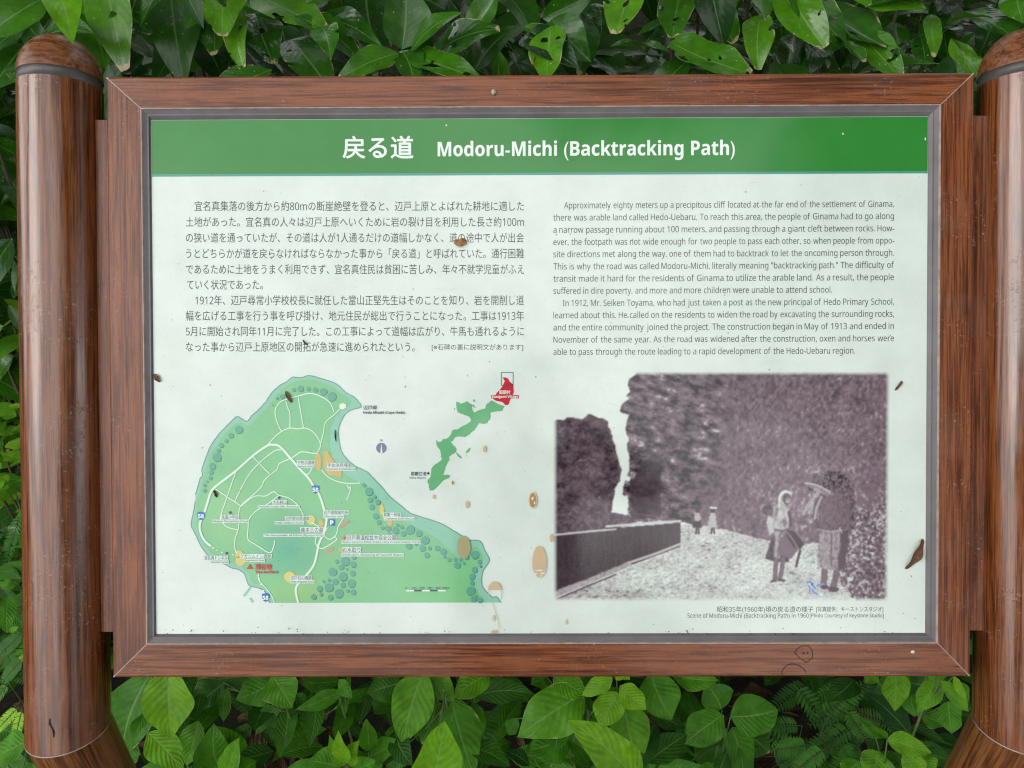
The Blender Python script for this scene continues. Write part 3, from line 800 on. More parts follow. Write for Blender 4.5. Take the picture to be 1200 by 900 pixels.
# place labels with their pale halo strips
LB = [('宇佐浜遺跡', 349, 369, 543.6, 5, 'Usahama Ruins', 349, 368, 547.5), ('宇佐浜貝塚', 384, 408, 546.8, 5, 'Usahama B Shell Mound', 384, 417, 550.6),
      ('大石林山', 320, 336, 590.3, 4.8, 'Daisekirinzan (Mt. Ashimui)', 304, 351, 594.5), ('北国小学校', 260, 280, 607.6, 4.8, 'Kitaguni Elementary School', 250, 291, 611.6),
      ('辺戸原の原遺跡', 335, 363, 609.2, 5, 'Hedo-Uebaru Ruins', 323, 356, 613.4), ('辺戸道御案内所', 380, 408, 602.2, 4.8, 'Information Center', 380, 403, 606),
      ('義本王の墓', 353, 379, 623, 6.2, 'The Mausoleum of Gihon (Ryukyu King)', 310, 379, 628),
      ('辺戸蔡温松並木保全公園', 407, 464, 632.2, 6.4, "Hedo Saion's Pine Trees Line Preservation Park", 401, 492, 636),
      ('お水取り', 402, 422.5, 646.6, 6.4, 'Omizutori, Drawing of Sacred Water', 401, 472.5, 651),
      ('東第一貝塚', 449.5, 469.5, 604.8, 4.8, 'Uzahama Shell Mound', 451, 486, 608.6), ('宜名真トンネル', 240, 267, 655.3, 4.8, 'Ginama Tunnel', 248, 268, 659.4),
      ('クガニムイシ遺跡', 282, 318, 653.2, 4.8, 'Kuganimuishi Ruins', 288, 310, 657.4), ('辺戸石山遺跡', 341, 365.5, 678.6, 4.8, 'Hedo-Ishiyama Ruins', 341, 368, 682.4)]
for jp, a, b, y, em, en, c, d, y2 in LB:
    m = MB()
    m.poly(q2([(a - .8, y - em * .92), (b + .8, y - em * .92), (b + .8, y + .7), (a - .8, y + .7)]), PZ + 7 * LZ, 0)
    m.poly(q2([(c - .8, y2 - 3), (d + .8, y2 - 3), (d + .8, y2 + .9), (c - .8, y2 + .9)]), PZ + 7.2 * LZ, 0)
    put(m, jp, a, y, em, b, 8, 1, .004)
    put(m, en, c, y2, 3.1, d, 8.4, 1, .0)
    m.build('map_label', [M['halo'], M['text_dark']], panel)
m = MB()
for x, y in ((327.5, 583), (270.3, 600.5), (266, 648)): m.disc(Q(x, y, PZ), 1.6 * MM, 1.6 * MM, PZ + 8 * LZ, 1, 12)
put(m, '辺戸岬', 426, 479.8, 5.6, 441.5, 8, 1, .01)
put(m, 'Hedo-Misaki (Cape Hedo)', 426, 484.8, 4.0, 475, 8, 1, .01)
m.build('map_label', [M['halo'], M['text_dark']], panel)
# scale bar
m = MB()
for k in range(5):
    x = 476 + k * 9.3
    m.poly(q2([(x, 691), (x + 9.3, 691), (x + 9.3, 692.7), (x, 692.7)]), PZ + 7 * LZ, k % 2)
for k, s_ in enumerate(('0', '100', '200', '300', '400', '500m')): put(m, s_, 476 + k * 9.3, 690, 3.4, None, 7, 1, 0, True)
m.build('map_scale_bar', [M['white'], M['text_dark']], panel)
# compass
m = MB()
m.disc(Q(447, 525, PZ), 6.2 * MM, 6.2 * MM, PZ + LZ, 0, 28)
m.poly(q2([(447, 519.5), (448.3, 530.8), (445.7, 530.8)]), PZ + 2 * LZ, 1)
put(m, 'N', 447, 517.4, 3.8, None, 1, 0, .01, True)
m.build('compass', [M['compass'], M['paper']], panel)
# inset map of the whole island
def c5(L_): return [(400 + x / 5.4545, 430 + y / 5.4545) for x, y in L_]
ISL = c5([(735, 220), (760, 235), (800, 218), (835, 240), (838, 270), (850, 290), (920, 265), (930, 235), (965, 215), (1045, 250), (1030, 280), (955, 290), (950, 340), (930, 360), (880, 360), (870, 375), (830, 420), (790, 450), (730, 450), (700, 480), (735, 520), (730, 545), (690, 570), (690, 600), (665, 640), (655, 680), (650, 690), (690, 690), (690, 710), (640, 740), (600, 780), (560, 790), (558, 760), (550, 730), (570, 700), (575, 650), (600, 620), (640, 595), (635, 550), (610, 500), (605, 465), (625, 480), (650, 460), (680, 455), (710, 405), (740, 400), (770, 380), (830, 345), (820, 320), (790, 310), (745, 290)])
RED = c5([(1035, 65), (1060, 70), (1085, 100), (1100, 120), (1100, 170), (1080, 210), (1065, 245), (1050, 245), (1030, 225), (970, 205), (985, 180), (1025, 130), (1045, 90)])
m = MB()
m.poly(q2(jag(jag(ISL + ISL[:1], 1.0, 2), .6, 2)[:-1]), PZ + LZ, 0)
m.poly(q2(jag(jag(RED + RED[:1], .7, 2), .4, 2)[:-1]), PZ + 2 * LZ, 1)
for pl in ([(830, 245), (845, 240), (862, 262), (848, 258)], [(842, 208), (855, 208), (856, 222), (845, 224)], [(718, 262), (728, 265), (726, 280)], [(728, 540), (770, 575), (768, 588), (745, 572)], [(795, 545), (815, 520), (828, 515), (820, 540), (800, 552)], [(796, 565), (806, 566), (800, 572)]):
    m.poly(q2(c5(pl)), PZ + LZ, 0)
bx = q2(c5([(1022, 35), (1098, 35), (1098, 118), (1022, 118)]))
for i in range(4): m.stroke([bx[i], bx[(i + 1) % 4]], .7 * MM, PZ + 2.5 * LZ, 2)
put(m, '国頭村', 585, 461.5, 5.0, 598, 4, 3, .02)
m.poly(q2([(575.5, 463), (608, 463), (608, 466.8), (575.5, 466.8)]), PZ + 3 * LZ, 1)
put(m, 'Kunigami Village', 576.5, 466.2, 4.0, 607, 4, 3, .01)
put(m, '那覇空港', 481.5, 557, 5.0, 500, 2, 2, .01)
put(m, 'Naha Airport', 480, 561, 3.6, 499, 2, 2, .0)
m.disc(Q(502, 554.7, PZ), 1.5 * MM, 1.5 * MM, PZ + 3 * LZ, 2, 10)
m.build('inset_map', [M['isle'], M['red'], M['text_dark'], M['white']], panel)

# ---- old photograph, printed: painted tone by tone on a fine grid
STEP = .9
gx = np.arange(642, 1050.01, STEP); gy = np.arange(430, 711.01, STEP)
X, Y = np.meshgrid(gx, gy)
def vnoise(x, y, seed):
    r_ = np.random.default_rng(seed).random((257, 257))
    xi, yi = np.floor(x).astype(int), np.floor(y).astype(int)
    fx, fy = x - xi, y - yi
    fx, fy = fx * fx * (3 - 2 * fx), fy * fy * (3 - 2 * fy)
    xi, yi = xi % 256, yi % 256
    return (r_[yi, xi] * (1 - fx) + r_[yi, xi + 1] * fx) * (1 - fy) + (r_[yi + 1, xi] * (1 - fx) + r_[yi + 1, xi + 1] * fx) * fy
def fbm(x, y, seed, o=4):
    s_, a, t_ = 0, 1, 0
    for k in range(o):
        c_, n_s = math.cos(.65 * k), math.sin(.65 * k)
        s_ = s_ + a * vnoise((x * c_ - y * n_s) * 2 ** k + 17 * k, (x * n_s + y * c_) * 2 ** k + 9 * k, seed + k); t_ += a; a *= .6
    return s_ / t_
def inside(pts, soft=True, wob=0.0, seed=3):
    x, y = X, Y
    if wob:
        x = X + wob * (fbm(X / 4, Y / 4, seed) - .5) * 2; y = Y + wob * (fbm(X / 4, Y / 4, seed + 20) - .5) * 2
    res = np.zeros(X.shape, bool)
    n_ = len(pts)
    for i in range(n_):
        x0, y0 = pts[i]; x1, y1 = pts[(i + 1) % n_]
        c = (y0 > y) != (y1 > y)
        with np.errstate(divide='ignore', invalid='ignore'):
            xx = (x1 - x0) * (y - y0) / (y1 - y0 if y1 != y0 else 1e-9) + x0
        res ^= c & (x < xx)
    f = res.astype(float)
    if soft:
        g = np.pad(f, 1, mode='edge')
        f = (g[:-2, 1:-1] + g[2:, 1:-1] + g[1:-1, :-2] + g[1:-1, 2:] + 2 * f) / 6
    return f
def ell(cx, cy, rx, ry, rot=0.0):
    c, s_ = math.cos(rot), math.sin(rot)
    dx, dy = X - cx, Y - cy
    d = np.sqrt(((dx * c + dy * s_) / rx) ** 2 + ((-dx * s_ + dy * c) / ry) ** 2)
    return np.clip((1.12 - d) / .24, 0, 1)
def seg(pts, w):
    out = np.zeros(X.shape)
    for (x0, y0), (x1, y1) in zip(pts[:-1], pts[1:]):
        dx, dy = x1 - x0, y1 - y0
        t_ = np.clip(((X - x0) * dx + (Y - y0) * dy) / (dx * dx + dy * dy + 1e-9), 0, 1)
        d = np.hypot(X - x0 - t_ * dx, Y - y0 - t_ * dy)
        out = np.maximum(out, np.clip(w / 2 + .5 - d, 0, 1))
    return out
T = np.full(X.shape, 1.0)                       # tone 0 dark .. 1 paper white
def lay(mask, tone):
    global T
    T = T * (1 - mask) + tone * mask
# strata of the right-hand cliff
rx_, ry_ = X * .94 + Y * .34, -X * .30 + Y * .95
st = fbm(rx_ / 11, ry_ / 6, 11, 5); st2 = fbm(X / 5, Y / 9, 31, 4)
cliff_t = .17 + .48 * np.clip((st - .42) * 2.6, -.35, 1.0) + .14 * (st2 - .5)
crk = np.abs(fbm(rx_ / 10, ry_ / 5, 303, 4) - .5); cliff_t = cliff_t - .16 * np.clip(1 - crk * 28, 0, 1) + .10 * np.clip((np.abs(fbm(rx_ / 7 + 3, ry_ / 3.5, 313, 3) - .5) * -30 + 1), 0, 1)
cliff_t += .20 * np.clip((fbm(X / 2.2 + Y / 6, Y / 1.8, 341, 3) - .56) * 5, 0, 1) * np.clip(fbm(X / 20, Y / 20, 351, 2) * 2 - .5, 0, 1)
cliff_t += .22 * np.clip((fbm(rx_ / 9, ry_ / 2.2, 51, 3) - .62) * 5, 0, 1) * (X < 905)
veg = fbm(X / 3.2, Y / 4.0, 71, 3)
slope_t = .33 + .22 * (fbm(X / 24, Y / 24, 61) - .5) + .50 * (veg - .5) + .06 * np.clip((X - 850) / 60, 0, 1) + .15 * np.exp(-((X - 962) / 55) ** 2 - ((Y - 588) / 42) ** 2) + .13 * np.clip((fbm((X + .8 * Y) / 3, (Y - .5 * X) / 7, 331, 3) - .58) * 5, 0, 1)
wgt = np.clip((X - 835 + (Y - 500) * .22) / 36, 0, 1)
right_t = cliff_t * (1 - wgt) + slope_t * wgt
right_t += .20 * np.clip((fbm(X / 2.4, Y / 9, 81, 3) - .6) * 5, 0, 1) * np.clip(1 - np.abs(X - 868) / 40, 0, 1)
RC = [(752, 430), (744, 440), (738, 444), (735, 452), (739, 458), (734, 464), (737, 468), (729, 474), (727, 481), (731, 484), (737, 485), (735, 494), (733.5, 502), (735.5, 512), (736, 525), (738, 540), (737, 552), (735, 557), (739, 559), (738, 563), (732, 563), (731, 570), (730, 579), (735, 581), (737, 586), (737, 600), (740, 612), (800, 612), (850, 622), (905, 634), (960, 660), (1050, 690), (1050, 430)]
lay(inside(RC, wob=2.0), right_t)
lay(inside([(752, 545), (768, 528), (775, 560), (776, 606), (740, 609), (739, 570)], wob=3, seed=9) * .75, .11)
lay(inside([(775, 500), (798, 512), (778, 560), (770, 530)], wob=3, seed=19) * .3, .15)
lay(seg([(777, 528), (788, 527), (797, 524)], 1.2) * .5, .75)
lay(seg([(781, 540), (780, 552)], 1.0) * .4, .6)
lt = fbm(X / 9, Y / 7, 91); left_t = .20 + .5 * np.clip(lt - .48, -.2, 1) + .28 * (fbm(X / 3, Y / 3, 101, 3) - .5)
left_t += .22 * np.clip((fbm(X / 2 + Y / 7, Y / 2, 361, 3) - .56) * 5, 0, 1) * np.clip(fbm(X / 14, Y / 14, 371, 2) * 2.4 - .7, 0, 1)
left_t = left_t + .15 * np.clip(1 - np.hypot(X - 690, Y - 555) / 30, 0, 1)
LC = [(640, 494), (652, 492), (660, 492), (666, 489), (675, 490), (684, 491), (689, 486), (693, 484), (698, 489), (706, 490), (712, 493), (713, 499), (716, 504), (718, 510), (720, 520), (722, 528), (725, 538), (728, 550), (727.5, 562), (723, 568), (720, 578), (718, 590), (717, 601), (737, 604), (740, 612), (715, 622), (640, 632)]
lay(inside(LC, wob=1.8, seed=13), left_t)
lay(inside([(640, 604), (660, 602), (690, 606), (716, 600), (738, 604), (742, 614), (640, 630)], wob=2.4, seed=23), .26 + .5 * (fbm(X / 3, Y / 3, 121, 3) - .45))
# road of broken stone
gr = fbm(X / 2.0, Y / 1.25, 131, 3); gr2 = fbm(X / 26, Y / 14, 141)
road_t = .83 + .55 * (gr - .5) - .18 * np.clip((690 - X) / 60, 0, 1) + .35 * (gr2 - .5) - .22 * np.clip((fbm(X / 4, Y / 1.6, 151, 2) - .62) * 6, 0, 1)
road_t -= .16 * np.clip((Y - 675) / 30, 0, 1) * np.clip((800 - X) / 100, 0, 1)
ROAD = [(640, 708), (660, 699), (700, 682), (740, 664), (798, 641), (797, 616), (812, 613), (850, 620), (880, 628), (906, 634), (930, 637), (960, 636), (985, 640), (1000, 655), (1004, 680), (1050, 700), (1050, 715), (640, 715)]
lay(inside(ROAD, wob=1.5, seed=43), road_t)
# parapet wall, lit coping and footing
lay(inside([(640, 628), (712, 619), (798, 612), (798.5, 640), (740, 662), (690, 683), (640, 702)]), .15 + .12 * (fbm(X / 2, Y / 10, 161, 3) - .5) + .07 * (fbm(X / 1.3, Y / 1.3, 171, 2) - .5))
lay(seg([(640, 627.5), (690, 622.5), (722, 619.5)], 2.6), .80); lay(seg([(711, 616.5), (760, 612.5), (798, 610.0)], 2.8), .84); lay(seg([(711, 619), (722, 618)], 1.2), .2)
lay(inside([(640, 696), (690, 677), (737, 657.5), (742, 662), (700, 680), (652, 700), (640, 706)], wob=.8), .66 + .35 * (gr - .5))
lay(seg([(738, 659), (770, 648), (798, 637)], 3.2), .74)
lay(seg([(650, 703), (690, 686), (722, 673)], 2.0) * .7, .16)
lay(seg([(742, 601), (765, 604), (792, 609)], .6) * .6, .7)
# scrub at the right edge
sc_ = inside([(1005, 600), (1022, 585), (1050, 560), (1050, 710), (1000, 700), (985, 680), (990, 650)], wob=5, seed=53)
lay(sc_, .42 + 1.2 * np.clip(fbm(X / 2.6, Y / 2.6, 181, 3) - .42, -.2, 1) - .15 * np.clip(1 - np.hypot((X - 1020) / 26, (Y - 668) / 14), 0, 1))
lay(ell(998, 678, 3.6, 2.6), .85)
lay(inside([(1002, 560), (1030, 545), (1045, 570), (1030, 600), (1005, 600)], wob=6, seed=63) * .5, .45 + .9 * np.clip(fbm(X / 2, Y / 3, 191, 3) - .5, 0, 1))
# two distant walkers
for cx, top, sk, bl in ((818, 594, .12, .7), (836, 593, .72, .75)):
    lay(seg([(cx - .8, 618), (cx - 1.6, 624.5)], 1.8), .10); lay(seg([(cx + 1.2, 618), (cx + 2, 624.5)], 1.8), .10)
    lay(inside([(cx - 3.4, 603), (cx + 3.4, 603), (cx + 5, 617.5), (cx - 5.6, 617.5)]), bl * .5 + sk * .5)
    lay(inside([(cx - 5, 610), (cx + 4, 610), (cx + 5.4, 618), (cx - 6, 618)]), sk)
    lay(ell(cx, 605, 4, 5.5), bl)
    lay(seg([(cx + 3, 603), (cx + 6, 600), (cx + 2, 597)], 1.6), .5); lay(seg([(cx - 3, 603), (cx - 6, 600), (cx - 2, 597)], 1.6), .5)
    lay(ell(cx, 597.5, 2.6, 2.8), .14)
    lay(ell(cx + .5, 594.6, 5.2, 1.6, .1), .85 if sk > .5 else .16)
# woman with a child on her back and a basket
def body(mask, base, var=.12, seed=201): lay(mask, base + var * (fbm(X / 1.7, Y / 3, seed, 2) - .5) * 2)
body(ell(900.5, 597, 6, 6), .22, .2)
body(ell(903, 600, 3.2, 3.6), .38)
lay(seg([(897, 595), (902, 592.5), (906, 596)], 1.4), .12)
body(inside([(901, 604), (907, 606), (908, 622), (903, 628), (899, 612)]), .78)
body(inside([(906, 628), (898, 654), (908, 657.5), (926, 658), (926, 630)]), .17)
for a in ([(911, 655), (910, 668), (909.5, 679)], [(919, 655), (917.5, 668), (915, 678)]): body(seg(a, 5.4), .38)
lay(seg([(909, 679.5), (905.5, 681)], 2.6), .22); lay(seg([(915, 679), (920, 680)], 2.8), .24)
body(inside([(907, 596), (912, 590), (920, 592), (926, 597), (927, 606), (925, 619), (909, 621), (907, 612)]), .72, .16)
body(inside([(909, 619), (917, 621), (916, 655), (908, 652)]), .60, .14)
body(seg([(911, 597), (909, 606), (918, 610)], 5), .58); body(seg([(926, 600), (928, 612), (927, 618)], 3.6), .26)
lay(ell(921, 582.5, 7.2, 8.6), .85); body(ell(923, 584, 5.0, 7.0), .34, .06); lay(ell(924.5, 585.5, 3.0, 4.6), .56)
lay(seg([(914.5, 592), (914, 583), (917, 577), (922, 575), (927, 577.5)], 2.2), .95); lay(seg([(916.5, 589), (917, 582), (920, 578.5)], 1.2), .55)
lay(seg([(921, 582), (922.5, 582)], .9), .16); lay(seg([(925, 582), (926, 582)], .9), .16); lay(seg([(921.5, 587.5), (925.5, 587)], 1.1), .8)
weave = .42 + .16 * np.sin((X * .5 + Y * .87) * 2.1) * .5 + .05 * np.sin((X * .87 - Y * .5) * 2.8)
lay(inside([(921, 624), (931, 630), (937, 643), (929, 654), (916, 651), (912, 645), (917, 630)]), weave)
lay(inside([(921, 620), (928, 618), (938, 629), (944, 637), (938, 644), (931, 640), (923, 628)]), .17 + .12 * (weave - .4))
lay(seg([(921, 620.5), (930, 631), (937, 643)], 1.3), .7); lay(seg([(922, 619.5), (933, 621), (944.5, 636)], 1.3), .55)
lay(seg([(939, 645), (937, 652), (934.5, 663)], 2.6), .14)
lay(seg([(926, 617), (931, 619.5)], 2.6), .5)
lay(ell(915, 604, 3, 8, .2) * .5, .9); lay(ell(921, 612, 2.4, 7) * .5, .36); lay(seg([(916, 622), (914.5, 638), (913, 652)], 1.0) * .6, .25); lay(seg([(912, 624), (910, 650)], 1.2) * .6, .72); lay(seg([(903, 636), (901, 652)], 1.0) * .5, .35); lay(seg([(910, 660), (909.5, 676)], 1.2) * .5, .5); lay(seg([(918, 660), (916, 674)], 1.2) * .5, .45)
lay(seg([(909, 619.5), (917, 621.5), (925, 619.5)], 1.3) * .7, .25)
# bearer in a wide hat under a load of brush
body(inside([(948, 573), (954, 557), (966, 551), (985, 552), (1000, 565), (1003, 580), (1002, 618), (990, 624), (975, 622), (970, 600)], wob=2.5, seed=73), .33, .4, 211)
lay(inside([(963, 560), (972, 552), (990, 553), (996, 562), (984, 572), (966, 570)], wob=3.5, seed=83) * .9, .16 + 1.3 * np.clip(fbm(X / 1.8, Y / 1.8, 221, 2) - .5, -.2, .6))
for a in ([(968, 660), (967.5, 676), (966.5, 685)], [(983, 660), (981, 676), (978, 687)]): body(seg(a, 7.4), .40)
lay(ell(968, 687.5, 5, 2.6), .22); lay(ell(978.5, 690, 6.5, 3.2), .24)
body(inside([(962, 618), (966, 596), (980, 588), (994, 596), (996, 622), (993, 645), (991, 665), (983, 668), (972, 667), (960, 665), (959, 648)], wob=1.2, seed=103), .58, .16, 231)
lay(inside([(986, 616), (996, 620), (994, 650), (991, 666), (984, 668), (983, 655), (987, 640)], wob=1.5, seed=113), .26)
for yy in (629, 634, 640, 648): lay(seg([(962, yy), (972, yy + 1.2), (983, yy - 1)], .7) * .5, .6)
body(inside([(960, 594), (964, 582), (972, 576), (986, 576), (997, 588), (997, 618), (962, 621)], wob=1.0, seed=93), .40, .16, 241)
body(seg([(960, 616), (956, 606), (957, 595), (963, 583)], 5), .30)
lay(seg([(956, 607), (957.5, 596), (962, 585), (965, 579)], 3.4), .66)
lay(seg([(943, 602), (947, 592), (955, 583)], 3.4), .66)
lay(inside([(944, 566), (950, 565), (962, 568), (980, 579), (970, 581), (961, 576.5), (951, 571)]), .56)
lay(seg([(949, 571.5), (958, 576.5), (968, 581.5)], 1.6) * .8, .12)
lay(ell(957.5, 577, 4.8, 6.2), .62); lay(seg([(954.5, 576), (956.5, 576)], .9), .14); lay(seg([(954.8, 580.5), (957.5, 581)], 1.2), .8)
lay(seg([(944.5, 565.5), (956, 567), (966, 571.5), (974, 576)], 1.3), .85); lay(seg([(947, 567.5), (957, 569.5), (968, 575)], 1.2) * .7, .5)
lay(ell(973, 600, 6, 12, .2) * .35, .5); lay(seg([(981, 590), (983, 604), (980, 618)], 1.2) * .6, .5); lay(ell(968, 646, 4, 14) * .35, .66); lay(seg([(976, 626), (975, 662)], 1.3) * .5, .28); lay(seg([(966, 668), (966, 682)], 1.4) * .5, .45); lay(seg([(981, 668), (978, 684)], 1.6) * .5, .45)
lay(seg([(962, 620), (975, 622.5), (993, 620)], 1.2) * .7, .75); lay(seg([(985, 618), (988, 624)], 1.6) * .8, .85)
for a_ in range(26):
    q_ = np.random.default_rng(a_).random(4); x_, y_ = 958 + 42 * q_[0], 553 + 34 * q_[1]
    lay(seg([(x_, y_), (x_ + 5 * (q_[2] - .5), y_ - 4 * q_[3])], .9) * .7, .62)
# the photograph dissolves into the sheet at its borders
al = np.clip((X - 647.5) / 6.5, 0, 1) * np.clip((1044 - X) / 7, 0, 1) * np.clip((Y - 434 - 1.0 * fbm(X / 6, Y / 6, 251)) / 6, 0, 1) * np.clip((705.5 - Y) / 7, 0, 1)
al = al * al * (3 - 2 * al)
_g = np.pad(T, 1, mode='edge')
T = .36 * T + .12 * (_g[:-2, 1:-1] + _g[2:, 1:-1] + _g[1:-1, :-2] + _g[1:-1, 2:]) + .04 * (_g[:-2, :-2] + _g[2:, 2:] + _g[2:, :-2] + _g[:-2, 2:])
T = np.clip(T + .09 * (fbm(X / 1.1, Y / 1.1, 261, 2) - .5), 0, 1)
T = np.clip(np.where(T < .6, T * (.62 + .633 * T), T), 0, 1)
lo = np.array(srgb(18, 6, 14)[:3]); mi_ = np.array(srgb(132, 112, 124)[:3]); hi = np.array(PAPER[:3]) * 1.02
t3 = T[..., None]
rgb = np.where(t3 < .5, lo + (mi_ - lo) * (t3 / .5), mi_ + (hi - mi_) * ((t3 - .5) / .5))
ny_, nx_ = X.shape
# pixel grid -> sheet through the affine map of its corners
A0, A1, A2 = np.array(Q(642, 430, PZ)), np.array(Q(1050, 430, PZ)), np.array(Q(642, 711, PZ))
uu, vv = (X - 642) / 408, (Y - 430) / 281
co = A0 + uu[..., None] * (A1 - A0) + vv[..., None] * (A2 - A0)
co = np.concatenate([co, np.full(co.shape[:2] + (1,), PZ + LZ)], -1).reshape(-1, 3)
ii, jj = np.meshgrid(np.arange(ny_ - 1), np.arange(nx_ - 1), indexing='ij')
k0 = (ii * nx_ + jj).ravel()
fc = np.stack([k0 + nx_, k0 + nx_ + 1, k0 + 1, k0], 1)
keep = (al.ravel()[fc].max(1) > 0.002)
fc = fc[keep]
me = bpy.data.meshes.new('photograph')
me.vertices.add(len(co)); me.vertices.foreach_set('co', co.astype(np.float32).ravel())
me.loops.add(len(fc) * 4); me.loops.foreach_set('vertex_index', fc.astype(np.int32).ravel())
me.polygons.add(len(fc)); me.polygons.foreach_set('loop_start', np.arange(0, len(fc) * 4, 4, dtype=np.int32)); me.polygons.foreach_set('loop_total', np.full(len(fc), 4, np.int32))
me.update(calc_edges=True)
ca = me.color_attributes.new('ink', 'FLOAT_COLOR', 'POINT')
ca.data.foreach_set('color', np.concatenate([rgb, al[..., None]], -1).astype(np.float32).ravel())
N = NT('printed_photograph')
at = N.n('ShaderNodeAttribute', attribute_name='ink')
vec = N.n('ShaderNodeTexCoord').outputs['Object']
colr = N.mix(at.outputs['Alpha'], PAPER, at.outputs['Color'])
sheet_finish(N, colr, vec, .085)
link('photograph', me, N.mat, panel)
m = MB()
put(m, '昭和35年(1960年)頃の戻る道の様子', 840.5, 716.8, 7.6, 953, 1, 0, -.005)
put(m, '[写真提供：キーストンスタジオ]', 956.5, 716.3, 6.6, 1035, 1, 0, -.005)
put(m, 'Scene of Modoru-Michi (Backtracking Path) in 1960', 805.5, 723.8, 7.0, 947.5, 1, 0, -.004)
put(m, '[Photo Courtesy of Keystone Studio]', 949, 723.4, 6.2, 1035.5, 1, 0, -.004)
m.build('caption', M['text'], panel)
# blue marker scribble over the bearer's feet
m = MB()
for s_, w_ in (([(945, 683), (948, 681.5), (951, 683), (953, 687), (956, 690)], 2.4), ([(947, 686), (949, 689), (948.5, 694)], 1.8), ([(951, 690), (954, 694), (957.5, 696.5)], 2.2), ([(957, 686.5), (962, 685), (966, 684)], 2.4), ([(950, 685), (953.5, 684)], 1.6)):
    m.stroke(q2(spline(s_, 4)), w_ * MM, PZ + 2 * LZ)
m.build('marker_scribble', M['doodle_blue'], panel)
# rusty water stains
STM = [M['stain'], M['stain_dark'], M['stain_map'], M['stain_rim']]
def oval(x, y, rx, ry, mi, lz=10):
    m = MB(); m.disc(Q(x, y, PZ), rx * MM, ry * MM, PZ + lz * LZ, mi, 26, .02); m.build('rust_stain', STM, panel)
m = MB()
oval(632, 658, 8.6, 19, 3, 9.6); oval(632, 658, 8, 18.4, 0)
oval(543.5, 641, 8, 13.5, 2)
oval(624.5, 586, 5, 10, 3, 9.6); oval(624.5, 586, 4, 8.6, 1)
m.poly(q2([(572, 691), (573, 686), (576, 682.5), (580, 681), (584, 682.5), (587, 686), (588, 691)]), PZ + 10 * LZ, 0)
m.stroke(q2([(572.5, 691), (573, 697), (575, 701)]), .6 * MM, PZ + 10 * LZ, 3); m.stroke(q2([(587.5, 690), (588, 697), (587, 703)]), .6 * MM, PZ + 10 * LZ, 0)
m.stroke(q2(spline([(577, 706), (581, 718), (584, 728), (585, 736)], 4)), .6 * MM, PZ + 10 * LZ, 0)
oval(578.5, 724, 1.6, 4, 3)
oval(547.7, 591, 2.2, 4.5, 0); oval(508.5, 582, 1.5, 2.6, 0); oval(568, 526, 2.0, 4, 0); oval(530.5, 565.5, 1.2, 2.4, 1); oval(646.5, 630, 2.4, 5, 0); oval(663, 728.5, 1.6, 3.4, 3); oval(579.5, 740, 4.2, 1.8, 0)
m.build('rust_stain', STM, panel)
m = MB()
for x, y, rx, ry in ((632, 668, 5, .8), (627, 672, 2, 1.4), (636, 671.5, 3, 1.2), (624, 584, 1.4, 2), (626.5, 589, 1, 1.6), (634, 674.5, 1.6, .9)):
    m.disc(Q(x, y, PZ), rx * MM, ry * MM, PZ + 11 * LZ, 0, 9, .3)
for x, y in ((523, 147), (987.5, 157), (1084, 163)): m.disc(Q(x, y, PZ), .9 * MM, 1.6 * MM, PZ + 4 * LZ, 0, 7, .3)
m.build('flaked_spots', M['scratch'], panel)

# hairline scratches and grit worked into the sheet
m = MB()
for k in range(7):
    x, y = random.uniform(190, 1075), random.uniform(215, 425)
    an = random.uniform(0, 6.28); ln = random.uniform(5, 26)
    m.stroke(q2(spline([(x, y), (x + ln * .5 * math.cos(an) + random.uniform(-2, 2), y + ln * .5 * math.sin(an) + random.uniform(-2, 2)), (x + ln * math.cos(an), y + ln * math.sin(an))], 4)), random.uniform(.25, .5) * MM, PZ + (12 + .1 * k) * LZ)
m.build('hairline_scratches', M['scratch'], panel)
m = MB()
for k in range(150):
    if k < 70: x, y = random.uniform(186, 1082), 742.5 - abs(random.gauss(0, 3.5))
    else: x, y = random.uniform(186, 1080), random.uniform(210, 738)
    r_ = random.uniform(.35, .95) * (1 if k < 70 else .8)
    m.disc(Q(x, y, PZ), r_ * MM, r_ * random.uniform(.5, 1.3) * MM, PZ + (15 + .05 * k) * LZ, 0, 6, .35)
m.build('grit', M['burn'], panel)

# doodle scorched into the bottom rail
m = MB()
def q0(L_): return [Q(x, y, .0) for x, y in L_]
HEXF = [(931, 765), (935, 759.5), (940, 757), (947.5, 757), (951.5, 762), (952.5, 771), (945, 776), (938, 772), (931, 765)]
m.stroke(q0(HEXF), 1.1 * MM, .0002)
m.stroke(q0(spline([(916.5, 791), (917, 785), (922, 780), (928, 778), (936, 780), (942, 784), (944.5, 788)], 3)), 1.1 * MM, .0002)
m.disc(Q(941.5, 765.5), 1.3 * MM, 1.3 * MM, .0003, 0, 10); m.disc(Q(946, 765.3), 1.1 * MM, 1.1 * MM, .0003, 0, 10)
m.build('scratched_drawing', M['burn'], rail_bot)

